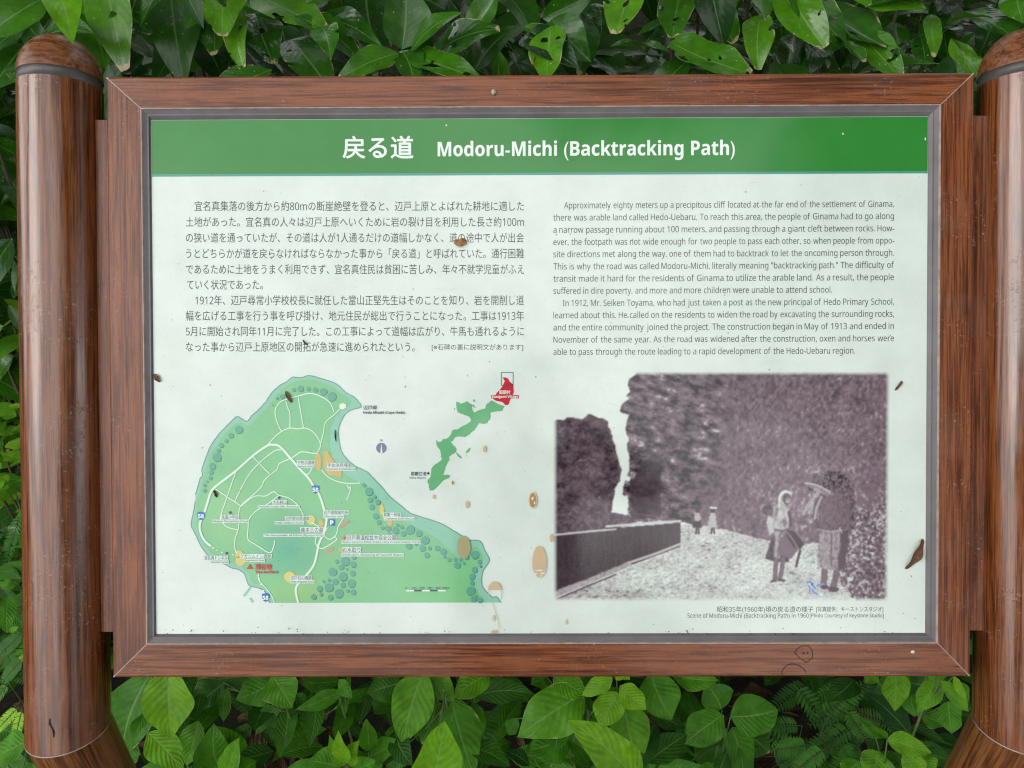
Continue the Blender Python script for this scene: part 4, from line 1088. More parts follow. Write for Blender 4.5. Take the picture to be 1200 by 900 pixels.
# ---- posts, bands, side strips
PR = .0455
PZC = -.020
BEND = -.4225
def post(ax):
    n_ = 48
    m_ = MB()
    ang = [2 * math.pi * k / n_ for k in range(n_)]
    top = .347
    rows = [[(PR * math.cos(a), BEND - PR * math.sin(a) * math.tan(TILT / 2), PR * math.sin(a)) for a in ang]]
    for f in (0.25, .5, .75, 1.0):
        rows.append([(PR * math.cos(a), (BEND - PR * math.sin(a) * math.tan(TILT / 2)) * (1 - f) + top * f, PR * math.sin(a)) for a in ang])
    vs = [v for r_ in rows for v in r_]
    fs = [(i * n_ + k, (i + 1) * n_ + k, (i + 1) * n_ + (k + 1) % n_, i * n_ + (k + 1) % n_) for i in range(len(rows) - 1) for k in range(n_)]
    m_.add(vs, fs, 0, True)
    o = m_.build('post', M['wood_post'], sign)
    o.location = (ax, 0, PZC)
    # grey band, slightly inset
    m_ = MB()
    pr = [(PR, top), (PR - .0012, top + .0006), (PR - .0012, top + .0112), (PR, top + .0118)]
    vs = [(r_ * math.cos(a), y, r_ * math.sin(a)) for r_, y in pr for a in ang]
    m_.add(vs, [(i * n_ + k, (i + 1) * n_ + k, (i + 1) * n_ + (k + 1) % n_, i * n_ + (k + 1) % n_) for i in range(3) for k in range(n_)], 0, True)
    m_.build('band', M['band'], o)
    # domed cap
    m_ = MB()
    y0 = top + .0118
    pr = [(PR * math.cos(t), y0 + 0.0505 * math.sin(t)) for t in [math.pi / 2 * k / 12 for k in range(12)]]
    vs = [(r_ * math.cos(a), y, r_ * math.sin(a)) for r_, y in pr for a in ang] + [(0, y0 + 0.0505, 0)]
    fs = [(i * n_ + k, (i + 1) * n_ + k, (i + 1) * n_ + (k + 1) % n_, i * n_ + (k + 1) % n_) for i in range(11) for k in range(n_)]
    fs += [(11 * n_ + k, 12 * n_, 11 * n_ + (k + 1) % n_) for k in range(n_)]
    m_.add(vs, fs, 0, True)
    m_.build('post_cap', M['wood_cap'], o)
    # upright lower part, mitred to the leaning upper part
    m_ = MB()
    ln = .80
    rows = []
    for f in (0, .33, .66, 1):
        rows.append([(PR * math.cos(a), (PR * math.sin(a) * math.tan(TILT / 2) - .0004) * (1 - f) - ln * f, PR * math.sin(a)) for a in ang])
    vs = [v for r_ in rows for v in r_]
    fs = [(i * n_ + k, i * n_ + (k + 1) % n_, (i + 1) * n_ + (k + 1) % n_, (i + 1) * n_ + k) for i in range(3) for k in range(n_)]
    m_.add(vs, fs, 0, True)
    lo_ = m_.build('lower_post', M['wood_low'], o)
    lo_.location = (0, BEND, 0)
    lo_.rotation_euler = (TILT, 0, 0)
    # pale seam at the mitre
    m_ = MB()
    rr = PR + .00035
    vs = []
    for dy in (-.0009, .0005):
        vs += [(rr * math.cos(a), BEND + dy - PR * math.sin(a) * math.tan(TILT / 2), rr * math.sin(a)) for a in ang]
    m_.add(vs, [(k, n_ + k, n_ + (k + 1) % n_, (k + 1) % n_) for k in range(n_)], 0, True)
    m_.build('seam', M['pale_edge'], o)
    return o
M['wood_cap'] = wood('wood_foil_cap', 0, dark=(0.05, 0.015, 0.006, 1), mid=(0.15, 0.050, 0.019, 1), light=(0.24, 0.090, 0.036, 1), rough=0.26, drops=False, seed=5.2)
AXL, AXR = -.5706, .5735
post_l = post(AXL)
post_r = post(AXR)
yt_, yb_ = Q(100, 141, -.014)[1], Q(100, 740, -.014)[1]
for xa, xb in ((AXL + .038, -HX + .002), (HX - .002, AXR - .038)):
    m = MB(); m.box(xa, yb_, -.034, xb, yt_, -.013)
    me = m.mesh('side_strip')
    spart('side_strip', me, M['wood_v'])
# crack in the left post
m = MB()
def on_post(ax, px, py):
    """the front of a post under a pixel"""
    d = (ROT_I @ Vector(((px - 600) / F_PX, (450 - py) / F_PX, -1)))
    ox, oz = CAM_B.x - ax, CAM_B.z - PZC
    A_, B_, C_ = d.x ** 2 + d.z ** 2, 2 * (ox * d.x + oz * d.z), ox ** 2 + oz ** 2 - PR ** 2
    t_ = (-B_ - math.sqrt(max(B_ * B_ - 4 * A_ * C_, 0))) / (2 * A_)
    p_ = CAM_B + d * t_
    return (p_.x - ax, p_.y, p_.z - PZC)
m.tube([on_post(AXL, *p_) for p_ in ((58.5, 842), (58.2, 848), (61, 853), (63, 858), (63, 864))], [.0006, .0012, .0008, .0013, .0006], 6)
m.build('crack', M['crack'], post_l)

# ---------------------------------------------------------------- small debris lying on the sign
NB = BM.to_3x3() @ Vector((0, 0, 1))
def frag(name, label, cat, a, b, w, mat, lift=.0016, z=PZ, curl=.25, fold=.5, blunt=.0):
    L_ = Leaves()
    pa, pb = BM @ Vector((*Q(*a, z), z + lift)), BM @ Vector((*Q(*b, z), z + lift))
    ctr = (pa + pb) / 2
    L_.add(pa - ctr, pb - ctr, NB, w * MM, fold=fold, curl=curl * .35, wave=.25, p=.9, q=.55, blunt=blunt)
    o = L_.build(name, mat, None, nt=12, nv=4)
    o.location = ctr
    tag(o, label, cat, 'dead bits stuck on the sheet')
frag('dead_leaf', 'largest rolled brown leaf scrap, stuck beside the lower right of the old photograph', 'dead leaf', (1082, 630), (1060, 668), 9, M['dead'])
frag('dead_leaf', 'thin dark sliver on the sheet beside the upper right corner of the old photograph', 'dead leaf', (1057, 446), (1048, 458), 3.2, M['dead'])
frag('dead_leaf', 'small dark brown scrap beside the left edge of the white sheet', 'dead leaf', (181, 438), (188, 448), 5.5, M['dead'])
frag('dead_leaf', 'crumbled orange-tan leaf flake stuck over the third line of Japanese text', 'dead leaf', (532, 285), (547, 283), 9, M['dead_tan'], blunt=.6)
frag('dead_leaf', 'brown scrap with a dark stalk at the northern tip of the printed map', 'dead leaf', (335, 458), (343, 472), 4.5, M['dead'])
frag('dead_leaf', 'dark speck of debris on the western coast road of the printed map', 'dead leaf', (251, 574), (255, 583), 3.2, M['crack'])
frag('dead_leaf', 'thin black thread on the pale eastern bay of the printed map', 'dead leaf', (393, 503), (394, 518), 1.8, M['crack'])
frag('dead_leaf', 'tiny dark stalk lying across the last line of Japanese text', 'dead leaf', (355, 398), (361, 405), 2.0, M['crack'])
def bead(name, label, cat, px, py, r, mat, sq=(1, 1.3, .7)):
    n1, n2 = 8, 12
    m_ = MB()
    vs = [(r * sq[0] * math.sin(math.pi * i / n1) * math.cos(2 * math.pi * j / n2) * (1 + .12 * math.sin(3 * j)), r * sq[1] * math.sin(math.pi * i / n1) * math.sin(2 * math.pi * j / n2), r * sq[2] * math.cos(math.pi * i / n1)) for i in range(n1 + 1) for j in range(n2)]
    m_.add(vs, [(i * n2 + j, (i + 1) * n2 + j, (i + 1) * n2 + (j + 1) % n2, i * n2 + (j + 1) % n2) for i in range(n1) for j in range(n2)], 0, True)
    o = m_.build(name, mat)
    o.matrix_world = BM @ Matrix.Translation(Vector((*Q(px, py), r * sq[2] * .85)))
    tag(o, label, cat)
bead('seed', 'pale greenish seed stuck on the middle of the top frame rail', 'seed', 578.5, 108.5, .0028, M['seed'])
bead('crumb', 'cream crumb on the bottom frame rail near its right corner', 'crumb', 1069, 763.5, .0021, M['crumb'], (1.2, 1, .6))

# ---------------------------------------------------------------- vegetation
CDIR = (CW3 @ Vector((0, 0, 1)))        # towards the viewer
UPV = Vector((0, 0, 1))
def jn(v, s=.25):
    return (v + Vector((random.gauss(0, s), random.gauss(0, s), random.gauss(0, s)))).normalized()

# ---- hedge of large glossy leaves behind the top of the board
hedge = empty('hedge', (0, .62, 0))
tag(hedge, 'tall hedge of large glossy insect-bitten leaves behind the top of the board', 'hedge')
HL = [  # base px, tip px, width px, depth, tone, damage, (blunt)
    ((48, -45), (84, 48), 42, .855, .80, .3), ((116, -50), (142, 78), 54, .98, .66, .9), ((92, 5), (124, 82), 48, 1.02, .55, .5), ((196, -40), (214, 100), 56, 1.03, .30, .3),
    ((146, 14), (177, 39), 19, 1.0, .32, .95), ((180, 66), (138, 42), 32, 1.06, .22, .9), ((240, -25), (217, 34), 32, .99, .45, .5), ((270, -28), (260, 41), 46, .97, .72, .9),
    ((282, 8), (283, 77), 29, 1.0, .75, .9), ((247, 8), (251, 64), 30, 1.04, .45, .97), ((34, 26), (-18, 70), 34, .97, .33, .3), ((50, -6), (-25, 44), 44, .95, .55, .2), ((28, 50), (-14, 106), 42, 1.0, .30, .3),
    ((26, 22), (62, 60), 30, 1.08, .2, .3), ((296, -12), (380, 30), 50, .97, .62, .98), ((298, 12), (320, 72), 44, 1.03, .25, .9), ((340, 42), (386, 100), 50, 1.02, .30, .93),
    ((366, 18), (446, 52), 32, .99, .24, .3), ((428, -25), (446, 70), 52, 1.10, .14, .2), ((471, 58), (473, -30), 50, .97, .36, .2), ((480, 57), (540, 12), 27, .96, .45, .4), ((548, 44), (585, -14), 32, .99, .45, .3),
    ((503, 64), (584, 31), 36, .98, .30, .9), ((467, 60), (398, 90), 31, .96, .55, .9), ((475, 60), (562, 90), 34, .96, .52, .97), ((556, 80), (604, 30), 38, 1.04, .24, .3),
    ((636, 22), (698, -8), 27, .99, .30, .4), ((645, 30), (640, 92), 40, .97, .66, .98), ((614, 30), (650, 44), 30, .99, .62, .8), ((646, 22), (692, 72), 40, .985, .30, .5), ((742, -38), (722, 39), 50, .96, .68, .95),
    ((700, 2), (704, 44), 28, 1.06, .18, .3), ((714, 52), (788, 60), 38, .97, .38, .9), ((804, -28), (788, 44), 42, .98, .52, .9), ((783, 48), (880, 86), 46, .955, .56, .9), ((822, 2), (860, 50), 38, 1.0, .42, .99),
    ((888, -22), (897, 24), 32, .99, .58, .6), ((893, 14), (889, 79), 33, .97, .68, .9), ((916, -28), (966, 54), 46, .96, .62, .97), ((960, 8), (1040, 56), 50, 1.0, .34, .9), ((978, 34), (1012, 72), 30, .97, .46, .9),
    ((1008, 38), (1056, 90), 38, .975, .58, .9), ((996, -6), (1086, 10), 30, .96, .62, .4), ((1050, 26), (1057, 74), 24, 1.02, .45, .9), ((1078, 40), (1084, 84), 24, 1.01, .30, .8), ((1108, 26), (1164, 19), 27, .97, .60, .9),
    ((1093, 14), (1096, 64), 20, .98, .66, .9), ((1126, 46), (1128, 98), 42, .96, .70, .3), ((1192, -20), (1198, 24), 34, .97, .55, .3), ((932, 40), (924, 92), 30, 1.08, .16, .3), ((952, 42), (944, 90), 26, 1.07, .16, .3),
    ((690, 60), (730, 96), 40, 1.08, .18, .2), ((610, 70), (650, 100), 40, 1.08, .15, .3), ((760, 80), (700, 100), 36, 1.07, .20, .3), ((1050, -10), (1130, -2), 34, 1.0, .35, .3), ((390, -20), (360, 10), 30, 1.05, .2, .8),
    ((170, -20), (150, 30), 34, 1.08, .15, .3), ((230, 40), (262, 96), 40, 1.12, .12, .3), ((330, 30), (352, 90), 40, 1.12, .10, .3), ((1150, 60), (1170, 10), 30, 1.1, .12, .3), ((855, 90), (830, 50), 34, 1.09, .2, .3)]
hl = Leaves()
for it in HL:
    a, b, w, d, tone, dm = it
    pa, pb = P(a[0], a[1], d + random.uniform(.0, .03)), P(b[0], b[1], d - random.uniform(0, .025))
    hl.add(pa, pb, jn(CDIR * .75 + UPV * .45, .28), w / F_PX * d * 1.12, fold=random.uniform(.1, .4), curl=random.uniform(.0, .10), tone=tone, dmg=dm, wave=random.uniform(.02, .07), p=.78, q=.85, blunt=.5 if dm > .85 else .0)
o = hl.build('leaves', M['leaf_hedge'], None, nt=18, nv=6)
o.parent = hedge; o.matrix_parent_inverse = Matrix.Translation((0, -.62, 0))
br = MB()
fl_ = Leaves()
for k in range(95):
    x = random.uniform(-1.5, 1.5)
    y = random.uniform(.58, 1.0)
    p0 = Vector((x + random.uniform(-.1, .1), y + .1, random.uniform(.0, .3)))
    p3 = Vector((x + random.uniform(-.35, .35), y + random.uniform(-.22, .15), random.choice([random.uniform(.9, 1.3), random.uniform(1.2, 2.0)])))
    pts = [p0.lerp(p3, t_) + Vector((.05 * math.sin(5 * t_ + k), .05 * math.cos(4 * t_ + k), 0)) for t_ in (0, .25, .5, .75, 1)]
    br.tube(pts, [.006, .005, .004, .003, .002], 6)
    for j in range(56):
        t_ = random.uniform(.12, 1.0)
        c = p0.lerp(p3, t_) + Vector((random.gauss(0, .10), random.gauss(0, .09), random.gauss(0, .06)))
        if c.y < .30: c.y = .30 + random.random() * .1
        dr = Vector((random.gauss(0, 1), random.gauss(-.5, .7), random.gauss(-.25, .8))).normalized()
        ln = random.uniform(.07, .13)
        fl_.add(c, c + dr * ln, jn(CDIR * .5 + UPV * .7, .4), ln * random.uniform(.36, .5), fold=random.uniform(.1, .4), curl=random.uniform(0, .12), tone=min(1, max(0, random.gauss(.26, .16))), p=.8, q=.85, wave=.05)
for k in range(2100):
    far = k % 2 == 0
    y = random.uniform(.75, 1.25) if far else random.uniform(.30, .80)
    c = Vector((random.uniform(-1.7, 1.7) if far else random.uniform(-1.15, 1.15), y, random.uniform(.85, 2.0) if far else random.uniform(1.0, 1.85)))
    dr = Vector((random.gauss(0, 1), random.gauss(-.5, .6), random.gauss(-.5, .7))).normalized()
    ln = random.uniform(.08, .135)
    fl_.add(c, c + dr * ln, jn(CDIR * .6 + UPV * .6, .35), ln * random.uniform(.38, .5), fold=random.uniform(.1, .4), curl=random.uniform(0, .12), tone=min(1, max(0, random.gauss(.12 if far else .24, .13))), p=.8, q=.85, wave=.05)  # far leaves toned darker: shade of the hedge's depth put into their colour
ob = br.build('branches', M['bark'])
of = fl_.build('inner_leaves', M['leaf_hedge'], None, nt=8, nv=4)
for o in (ob, of):
    o.parent = hedge; o.matrix_parent_inverse = Matrix.Translation((0, -.62, 0))

# ---- herbs under the board: each plant its own thing
def plant(name, label, cat, root_px, leaves, depth=1.24, mat='leaf_herb', group=None, tone_shift=0.0, serr=.05, extra=0, spread=.1):
    """root_px: pixel over which the stem stands; leaves: base px, tip px, width px, depth offset, tone"""
    g0 = P(root_px[0], root_px[1], depth)
    base = Vector((g0.x, g0.y, gz(g0.x, g0.y)))
    e = empty(name, base)
    tag(e, label, cat, group)
    L_ = Leaves(); st = MB()
    top = Vector((g0.x, g0.y, g0.z)) - base
    for a, b, w, dd, tone in leaves:
        d = depth + dd
        pa, pb = P(a[0], a[1], d + .01) - base, P(b[0], b[1], d - random.uniform(-.015, .02)) - base
        L_.add(pa, pb, jn(CDIR * .75 + UPV * .55, .16), w / F_PX * d * 1.1, fold=random.uniform(.05, .25), curl=random.uniform(.0, .08), tone=tone + tone_shift, wave=.06, p=random.uniform(.70, .92), q=random.uniform(.82, 1.1), dmg=random.random())
        node = Vector((0, 0, 0)).lerp(top, random.uniform(.75, .95)) + Vector((random.gauss(0, .004), random.gauss(0, .004), 0))
        if (pa - node).length > .22: node = node.lerp(pa, .4)
        st.tube([node, (node + pa) / 2 + Vector((0, 0, -.008)), pa], [.0016, .0013, .0011], 6)
    st.tube([(0, 0, -.01), top * .5 + Vector((.008, .004, 0)), top * .96], [.0034, .0028, .002], 7)
    for k in range(extra):
        hgt = random.uniform(.25, .85)
        c = top * hgt + Vector((random.gauss(0, spread * .5), random.gauss(0, spread * .5), 0))
        an = random.uniform(0, 6.28)
        dr = Vector((math.cos(an), math.sin(an), random.uniform(-.35, .25))).normalized()
        ln = random.uniform(.05, .10)
        L_.add(c, c + dr * ln, jn(UPV, .3), ln * random.uniform(.4, .55), tone=min(1, max(0, random.gauss(.38, .14))) + tone_shift, fold=.15, curl=.06, p=.86, q=.8, dmg=.2)
    L_.build('leaves', M[mat], e, nt=26, nv=6, serr=serr)
    st.build('stem', M['stem'], e)
    return e
plant('herb', 'broad-leaved herb with a big dull green and a bright green leaf, inside the left post', 'plant', (180, 812),
      [((176, 786), (140, 888), 62, .05, .30), ((197, 782), (200, 868), 54, -.04, .72), ((172, 858), (216, 908), 32, -.02, .66), ((232, 845), (218, 898), 30, .03, .55), ((196, 868), (212, 905), 24, .03, .6), ((150, 870), (145, 905), 30, .1, .3)], extra=10)
plant('herb', 'grey-green rounded herb with two upright leaves, right of the broad-leaved herb', 'plant', (262, 905),
      [((258, 905), (250, 850), 36, .02, .40), ((262, 915), (278, 866), 30, -.02, .58), ((275, 905), (300, 892), 30, 0, .45), ((250, 905), (226, 885), 26, .04, .35)], extra=5)
plant('herb', 'pale wrinkled bitten leaves hanging below the frame, left of bare dead litter', 'plant', (326, 800),
      [((324, 796), (276, 820), 34, .03, .40), ((318, 792), (342, 830), 38, .0, .52), ((330, 824), (298, 862), 20, .06, .32), ((262, 800), (222, 832), 36, .10, .16), ((345, 812), (352, 838), 22, .1, .3), ((266, 806), (262, 846), 18, .08, .4), ((300, 792), (236, 800), 26, .12, .22)], depth=1.3, extra=10)
plant('herb', 'slender-leaved shoot over brown litter, with a bent pale stalk', 'plant', (396, 808),
      [((404, 808), (346, 832), 18, .0, .40), ((398, 798), (350, 800), 22, .05, .32), ((398, 796), (412, 818), 14, -.02, .42), ((372, 838), (350, 842), 18, .08, .2)], depth=1.3, extra=4)
plant('herb', 'low bright rosette of small pointed leaves at the bottom edge', 'plant', (404, 905),
      [((406, 897), (396, 858), 18, -.02, .74), ((404, 899), (386, 862), 14, -.01, .62), ((400, 900), (360, 892), 34, .02, .5), ((408, 898), (420, 868), 18, .0, .7), ((396, 905), (330, 905), 30, .03, .48), ((412, 902), (440, 892), 22, .03, .5)], depth=1.2, extra=6)
plant('herb', 'three-leaved seedling with round leaves, left of the tall veined herb', 'plant', (433, 888),
      [((432, 882), (429, 844), 21, -.01, .50), ((434, 886), (464, 866), 26, .0, .46), ((432, 890), (440, 912), 26, .0, .5), ((428, 888), (404, 896), 22, .03, .4)], depth=1.26, extra=5)
plant('herb', 'tall veined herb with long drooping leaves, below the centre of the frame', 'plant', (520, 800),
      [((498, 785), (472, 874), 48, .0, .58), ((502, 790), (532, 822), 30, .02, .60), ((574, 790), (532, 817), 32, .04, .58), ((528, 815), (556, 912), 46, .03, .44), ((504, 930), (521, 846), 52, -.08, .70), ((556, 815), (624, 812), 26, .09, .18), ((556, 830), (578, 886), 38, .10, .20), ((512, 820), (494, 872), 34, .06, .38), ((470, 800), (430, 812), 36, .08, .22), ((462, 830), (440, 806), 36, .10, .25), ((480, 870), (452, 900), 30, .05, .3)], extra=14)
plant('herb', 'herb with one very large oval leaf and a pointed foreground leaf, right of centre', 'plant', (690, 826),
      [((684, 813), (606, 864), 54, .0, .55), ((648, 792), (688, 813), 30, .02, .58), ((718, 794), (682, 815), 19, -.02, .72), ((686, 816), (690, 862), 29, .03, .50), ((752, 922), (667, 845), 46, -.08, .72), ((668, 860), (620, 880), 40, .06, .36), ((650, 875), (640, 912), 44, .06, .34), ((676, 852), (662, 892), 34, .05, .30), ((606, 842), (596, 862), 16, .05, .36), ((690, 790), (676, 800), 20, .08, .5), ((640, 792), (622, 802), 24, .06, .4)], extra=12)
plant('herb', 'fresh yellow-green sprig with four oval leaves, right of the very large oval leaf', 'plant', (728, 822),
      [((724, 811), (703, 852), 33, -.02, .74), ((727, 803), (758, 832), 28, -.02, .78), ((731, 824), (750, 902), 45, .0, .58), ((762, 788), (788, 844), 47, .03, .46), ((786, 790), (842, 797), 26, .06, .52), ((722, 786), (738, 796), 16, -.02, .8), ((712, 862), (724, 888), 28, .08, .25), ((750, 868), (764, 908), 22, .07, .35)], extra=10)
plant('nettle', 'dark shaded plant with four heart-shaped leaves, left of the feathery leaves', 'plant', (852, 850),
      [((846, 832), (828, 802), 40, .0, .28), ((848, 838), (802, 872), 40, -.01, .40), ((856, 840), (912, 832), 46, -.01, .33), ((858, 852), (882, 910), 36, .01, .36), ((844, 858), (832, 912), 52, .04, .26), ((866, 856), (902, 882), 44, .05, .22), ((764, 914), (820, 896), 34, -.03, .30)], depth=1.34, serr=.12, extra=8)
plant('herb', 'light green climber with small rounded leaves, inside the right post', 'plant', (1092, 806),
      [((1050, 786), (1049, 834), 30, .0, .62), ((1068, 812), (1072, 840), 25, .02, .44), ((1099, 794), (1076, 836), 28, .0, .60), ((1102, 797), (1136, 834), 20, -.02, .64), ((1112, 822), (1116, 860), 27, .0, .42), ((1118, 792), (1132, 820), 10, -.03, .8), ((1062, 800), (1090, 805), 36, .08, .18), ((1080, 838), (1108, 850), 20, .04, .38), ((1128, 800), (1132, 826), 14, .02, .5), ((1012, 786), (1030, 800), 22, .05, .6), ((1086, 788), (1110, 792), 16, .0, .65)], depth=1.28, extra=8)
plant('herb', 'bright ground shoot with a striped oval leaf, beside the right post foot', 'plant', (1048, 890),
      [((1040, 866), (1092, 882), 24, -.02, .66), ((1030, 880), (1022, 915), 36, .02, .62), ((1072, 880), (1066, 915), 30, .0, .68), ((1076, 884), (1096, 912), 22, .02, .58), ((1008, 892), (988, 912), 28, .02, .42), ((1022, 846), (1022, 866), 32, .05, .52)], depth=1.26, extra=6)
plant('herb', 'broad green leaf at the bottom left corner, outside the left post', 'plant', (6, 892),
      [((32, 868), (-14, 888), 34, .0, .50), ((10, 905), (40, 900), 26, .03, .35), ((-10, 850), (22, 862), 24, .06, .25)], depth=1.2, extra=4)

# ---- feathery pinnate leaves
def pinnate(L_, st, a, b, nrm, n_pairs, ll, lw, tone, droop=.1):
    a, b = Vector(a), Vector(b)
    ax = (b - a)
    side = ax.cross(nrm).normalized()
    up = side.cross(ax).normalized()
    pts = []
    for i in range(n_pairs + 1):
        t_ = i / n_pairs
        c = a + ax * t_ - up * droop * ax.length * (t_ - .4) ** 2
        pts.append(c)
        if i > 1:
            k = math.sin(math.pi * min(.97, .16 + .8 * t_)) ** .6
            for s_ in (-1, 1):
                dr = (side * s_ + ax.normalized() * .42 + up * .12).normalized()
                L_.add(c, c + dr * ll * k, up, lw * k, fold=.05, curl=.02, tone=tone + random.uniform(-.06, .06), p=.7, q=.6, dmg=.1, wave=.0)
    st.tube(pts, [.0008] * len(pts), 5)
def feather(name, label, root_px, fronds, depth, cat='plant', group=None):
    g0 = P(root_px[0], root_px[1], depth)
    base = Vector((g0.x, g0.y, gz(g0.x, g0.y)))
    e = empty(name, base); tag(e, label, cat, group)
    L_ = Leaves(); st = MB()
    top = g0 - base
    for a, b, lw, dd, tone, np_ in fronds:
        d = depth + dd
        pa, pb = P(a[0], a[1], d) - base, P(b[0], b[1], d - .01) - base
        pinnate(L_, st, pa, pb, jn(CDIR * .6 + UPV * .6, .12), np_, lw / F_PX * d, lw / F_PX * d * .30, tone)
        st.tube([top * .72, (top * .72 + pa) / 2 + Vector((0, .02, -.01)), pa], [.0012, .0010, .0009], 5)
    st.tube([(0, 0, -.01), top * .4, top * .74], [.003, .0024, .0018], 6)
    L_.build('leaves', M['leaf_fern'], e, nt=6, nv=2)
    st.build('stem', M['stalk'], e)
feather('feathery_seedling', 'dark feathery-leaved seedling under the frame, between dark heart-shaped leaves and right post', (985, 840),
        [((930, 800), (985, 870), 15, .06, .34, 16), ((1010, 812), (950, 850), 15, .05, .30, 15), ((960, 840), (1018, 800), 14, .04, .36, 15), ((1000, 850), (940, 890), 16, .02, .32, 16), ((960, 905), (900, 858), 17, .03, .36, 15), ((1010, 870), (975, 910), 15, .0, .40, 14), ((950, 800), (905, 830), 14, .08, .22, 14), ((1045, 850), (1005, 835), 12, .03, .4, 12), ((905, 900), (950, 870), 15, .05, .3, 14), ((1010, 800), (1050, 840), 14, .08, .28, 14), ((1072, 862), (1036, 848), 12, .03, .36, 12)], 1.36)
feather('feathery_seedling', 'bright yellow-green pair of feathery fronds low at the left picture edge', (14, 838),
        [((26, 830), (16, 874), 9, -.03, .92, 17), ((22, 828), (-6, 858), 9, -.02, .95, 16), ((10, 800), (-12, 830), 8, .03, .5, 14)], 1.28)
feather('feathery_seedling', 'blue-green feathery fronds outside the left post, above the bright yellow-green pair', (12, 720),
        [((24, 600), (4, 668), 11, .05, .42, 17), ((28, 740), (-4, 770), 12, .06, .28, 16), ((4, 760), (26, 800), 11, .05, .34, 15), ((0, 690), (24, 720), 11, .08, .30, 15), ((28, 770), (2, 800), 11, .04, .36, 15), ((24, 690), (0, 640), 11, .08, .36, 15)], 1.4)

feather('feathery_seedling', 'small feathery seedling at the very bottom edge, right of the dark heart-shaped leaves', (950, 890),
        [((968, 876), (930, 905), 13, .0, .40, 14), ((950, 872), (905, 880), 13, .02, .34, 13), ((985, 870), (1004, 908), 13, .02, .42, 13), ((940, 850), (900, 850), 12, .05, .3, 12), ((990, 830), (1016, 868), 13, .04, .34, 13), ((1000, 800), (960, 815), 12, .06, .32, 12)], 1.30)
feather('feathery_seedling', 'pale feathery seedling among bitten leaves, under the frame left of centre', (300, 860),
        [((300, 850), (262, 872), 11, .06, .36, 13), ((312, 846), (340, 876), 11, .06, .34, 13), ((296, 836), (270, 812), 10, .08, .28, 12), ((320, 872), (356, 880), 11, .05, .42, 12)], 1.38)

# ---- small-leaved shrub and rock to the left, behind the post
def shrub(name, label, boxc, size, n_, tone, lnr, mat='leaf_herb'):
    e = empty(name, (boxc[0], boxc[1], gz(boxc[0], boxc[1]))); tag(e, label, 'shrub')
    L_ = Leaves(); st = MB()
    b0 = Vector(e.location)
    tops = []
    for k in range(14):
        tp = Vector((boxc[0] + random.uniform(-1, 1) * size[0], boxc[1] + random.uniform(-1, 1) * size[1], boxc[2] + random.uniform(-.6, 1) * size[2])) - b0
        tops.append(tp)
        st.tube([(0, 0, -.02), tp * .5 + Vector((random.gauss(0, .03), random.gauss(0, .03), 0)), tp], [.005, .0035, .0015], 6)
    for k in range(n_):
        tp = random.choice(tops)
        t_ = random.uniform(.35, 1.05)
        c = tp * t_ + Vector((random.gauss(0, .05), random.gauss(0, .05), random.gauss(0, .05)))
        dr = Vector((random.gauss(0, 1), random.gauss(-.3, .8), random.gauss(-.1, .5))).normalized()
        ln = random.uniform(*lnr)
        L_.add(c, c + dr * ln, jn(CDIR * .4 + UPV * .7, .3), ln * random.uniform(.42, .6), tone=min(1, max(0, random.gauss(tone, .17))), fold=.15, curl=.06, p=.86, q=.8, dmg=.3)
    L_.build('leaves', M[mat], e, nt=9, nv=4)
    st.build('branches', M['bark'], e)
c1 = P(-14, 390, 1.42); c2 = P(-10, 560, 1.42)
shrub('shrub', 'small yellow-green shrub outside the left post, half way up', (c1.x, c1.y, c1.z - .05), (.12, .10, .10), 260, .78, (.025, .05))
shrub('shrub', 'dim green shrub outside the left post, below the yellow-green one', (c2.x, c2.y, c2.z - .05), (.13, .12, .12), 240, .42, (.04, .075))
c3 = P(-18, 150, 1.2)
shrub('shrub', 'leafy green shrub outside the left post, near its top', (c3.x, c3.y, c3.z), (.10, .10, .14), 170, .52, (.06, .10), 'leaf_hedge')
rk = P(-10, 285, 1.75)
m = MB()
n1, n2 = 14, 20
vs = []
for i in range(n1 + 1):
    for j in range(n2):
        th, ph = math.pi * i / n1, 2 * math.pi * j / n2
        r_ = 1 + .13 * math.sin(3 * ph + 2 * th) + .10 * math.sin(5 * th + 4 * ph) + random.uniform(-.05, .05)
        vs.append((.26 * r_ * math.sin(th) * math.cos(ph), .2 * r_ * math.sin(th) * math.sin(ph), .55 * r_ * math.cos(th)))
m.add(vs, [(i * n2 + j, i * n2 + (j + 1) % n2, (i + 1) * n2 + (j + 1) % n2, (i + 1) * n2 + j)[::-1] for i in range(n1) for j in range(n2)], 0, True)
o = m.build('rock', M['rock'])
o.location = (rk.x, rk.y, rk.z - .22)
tag(o, 'weathered grey rock glimpsed through leaves outside the left post', 'rock')

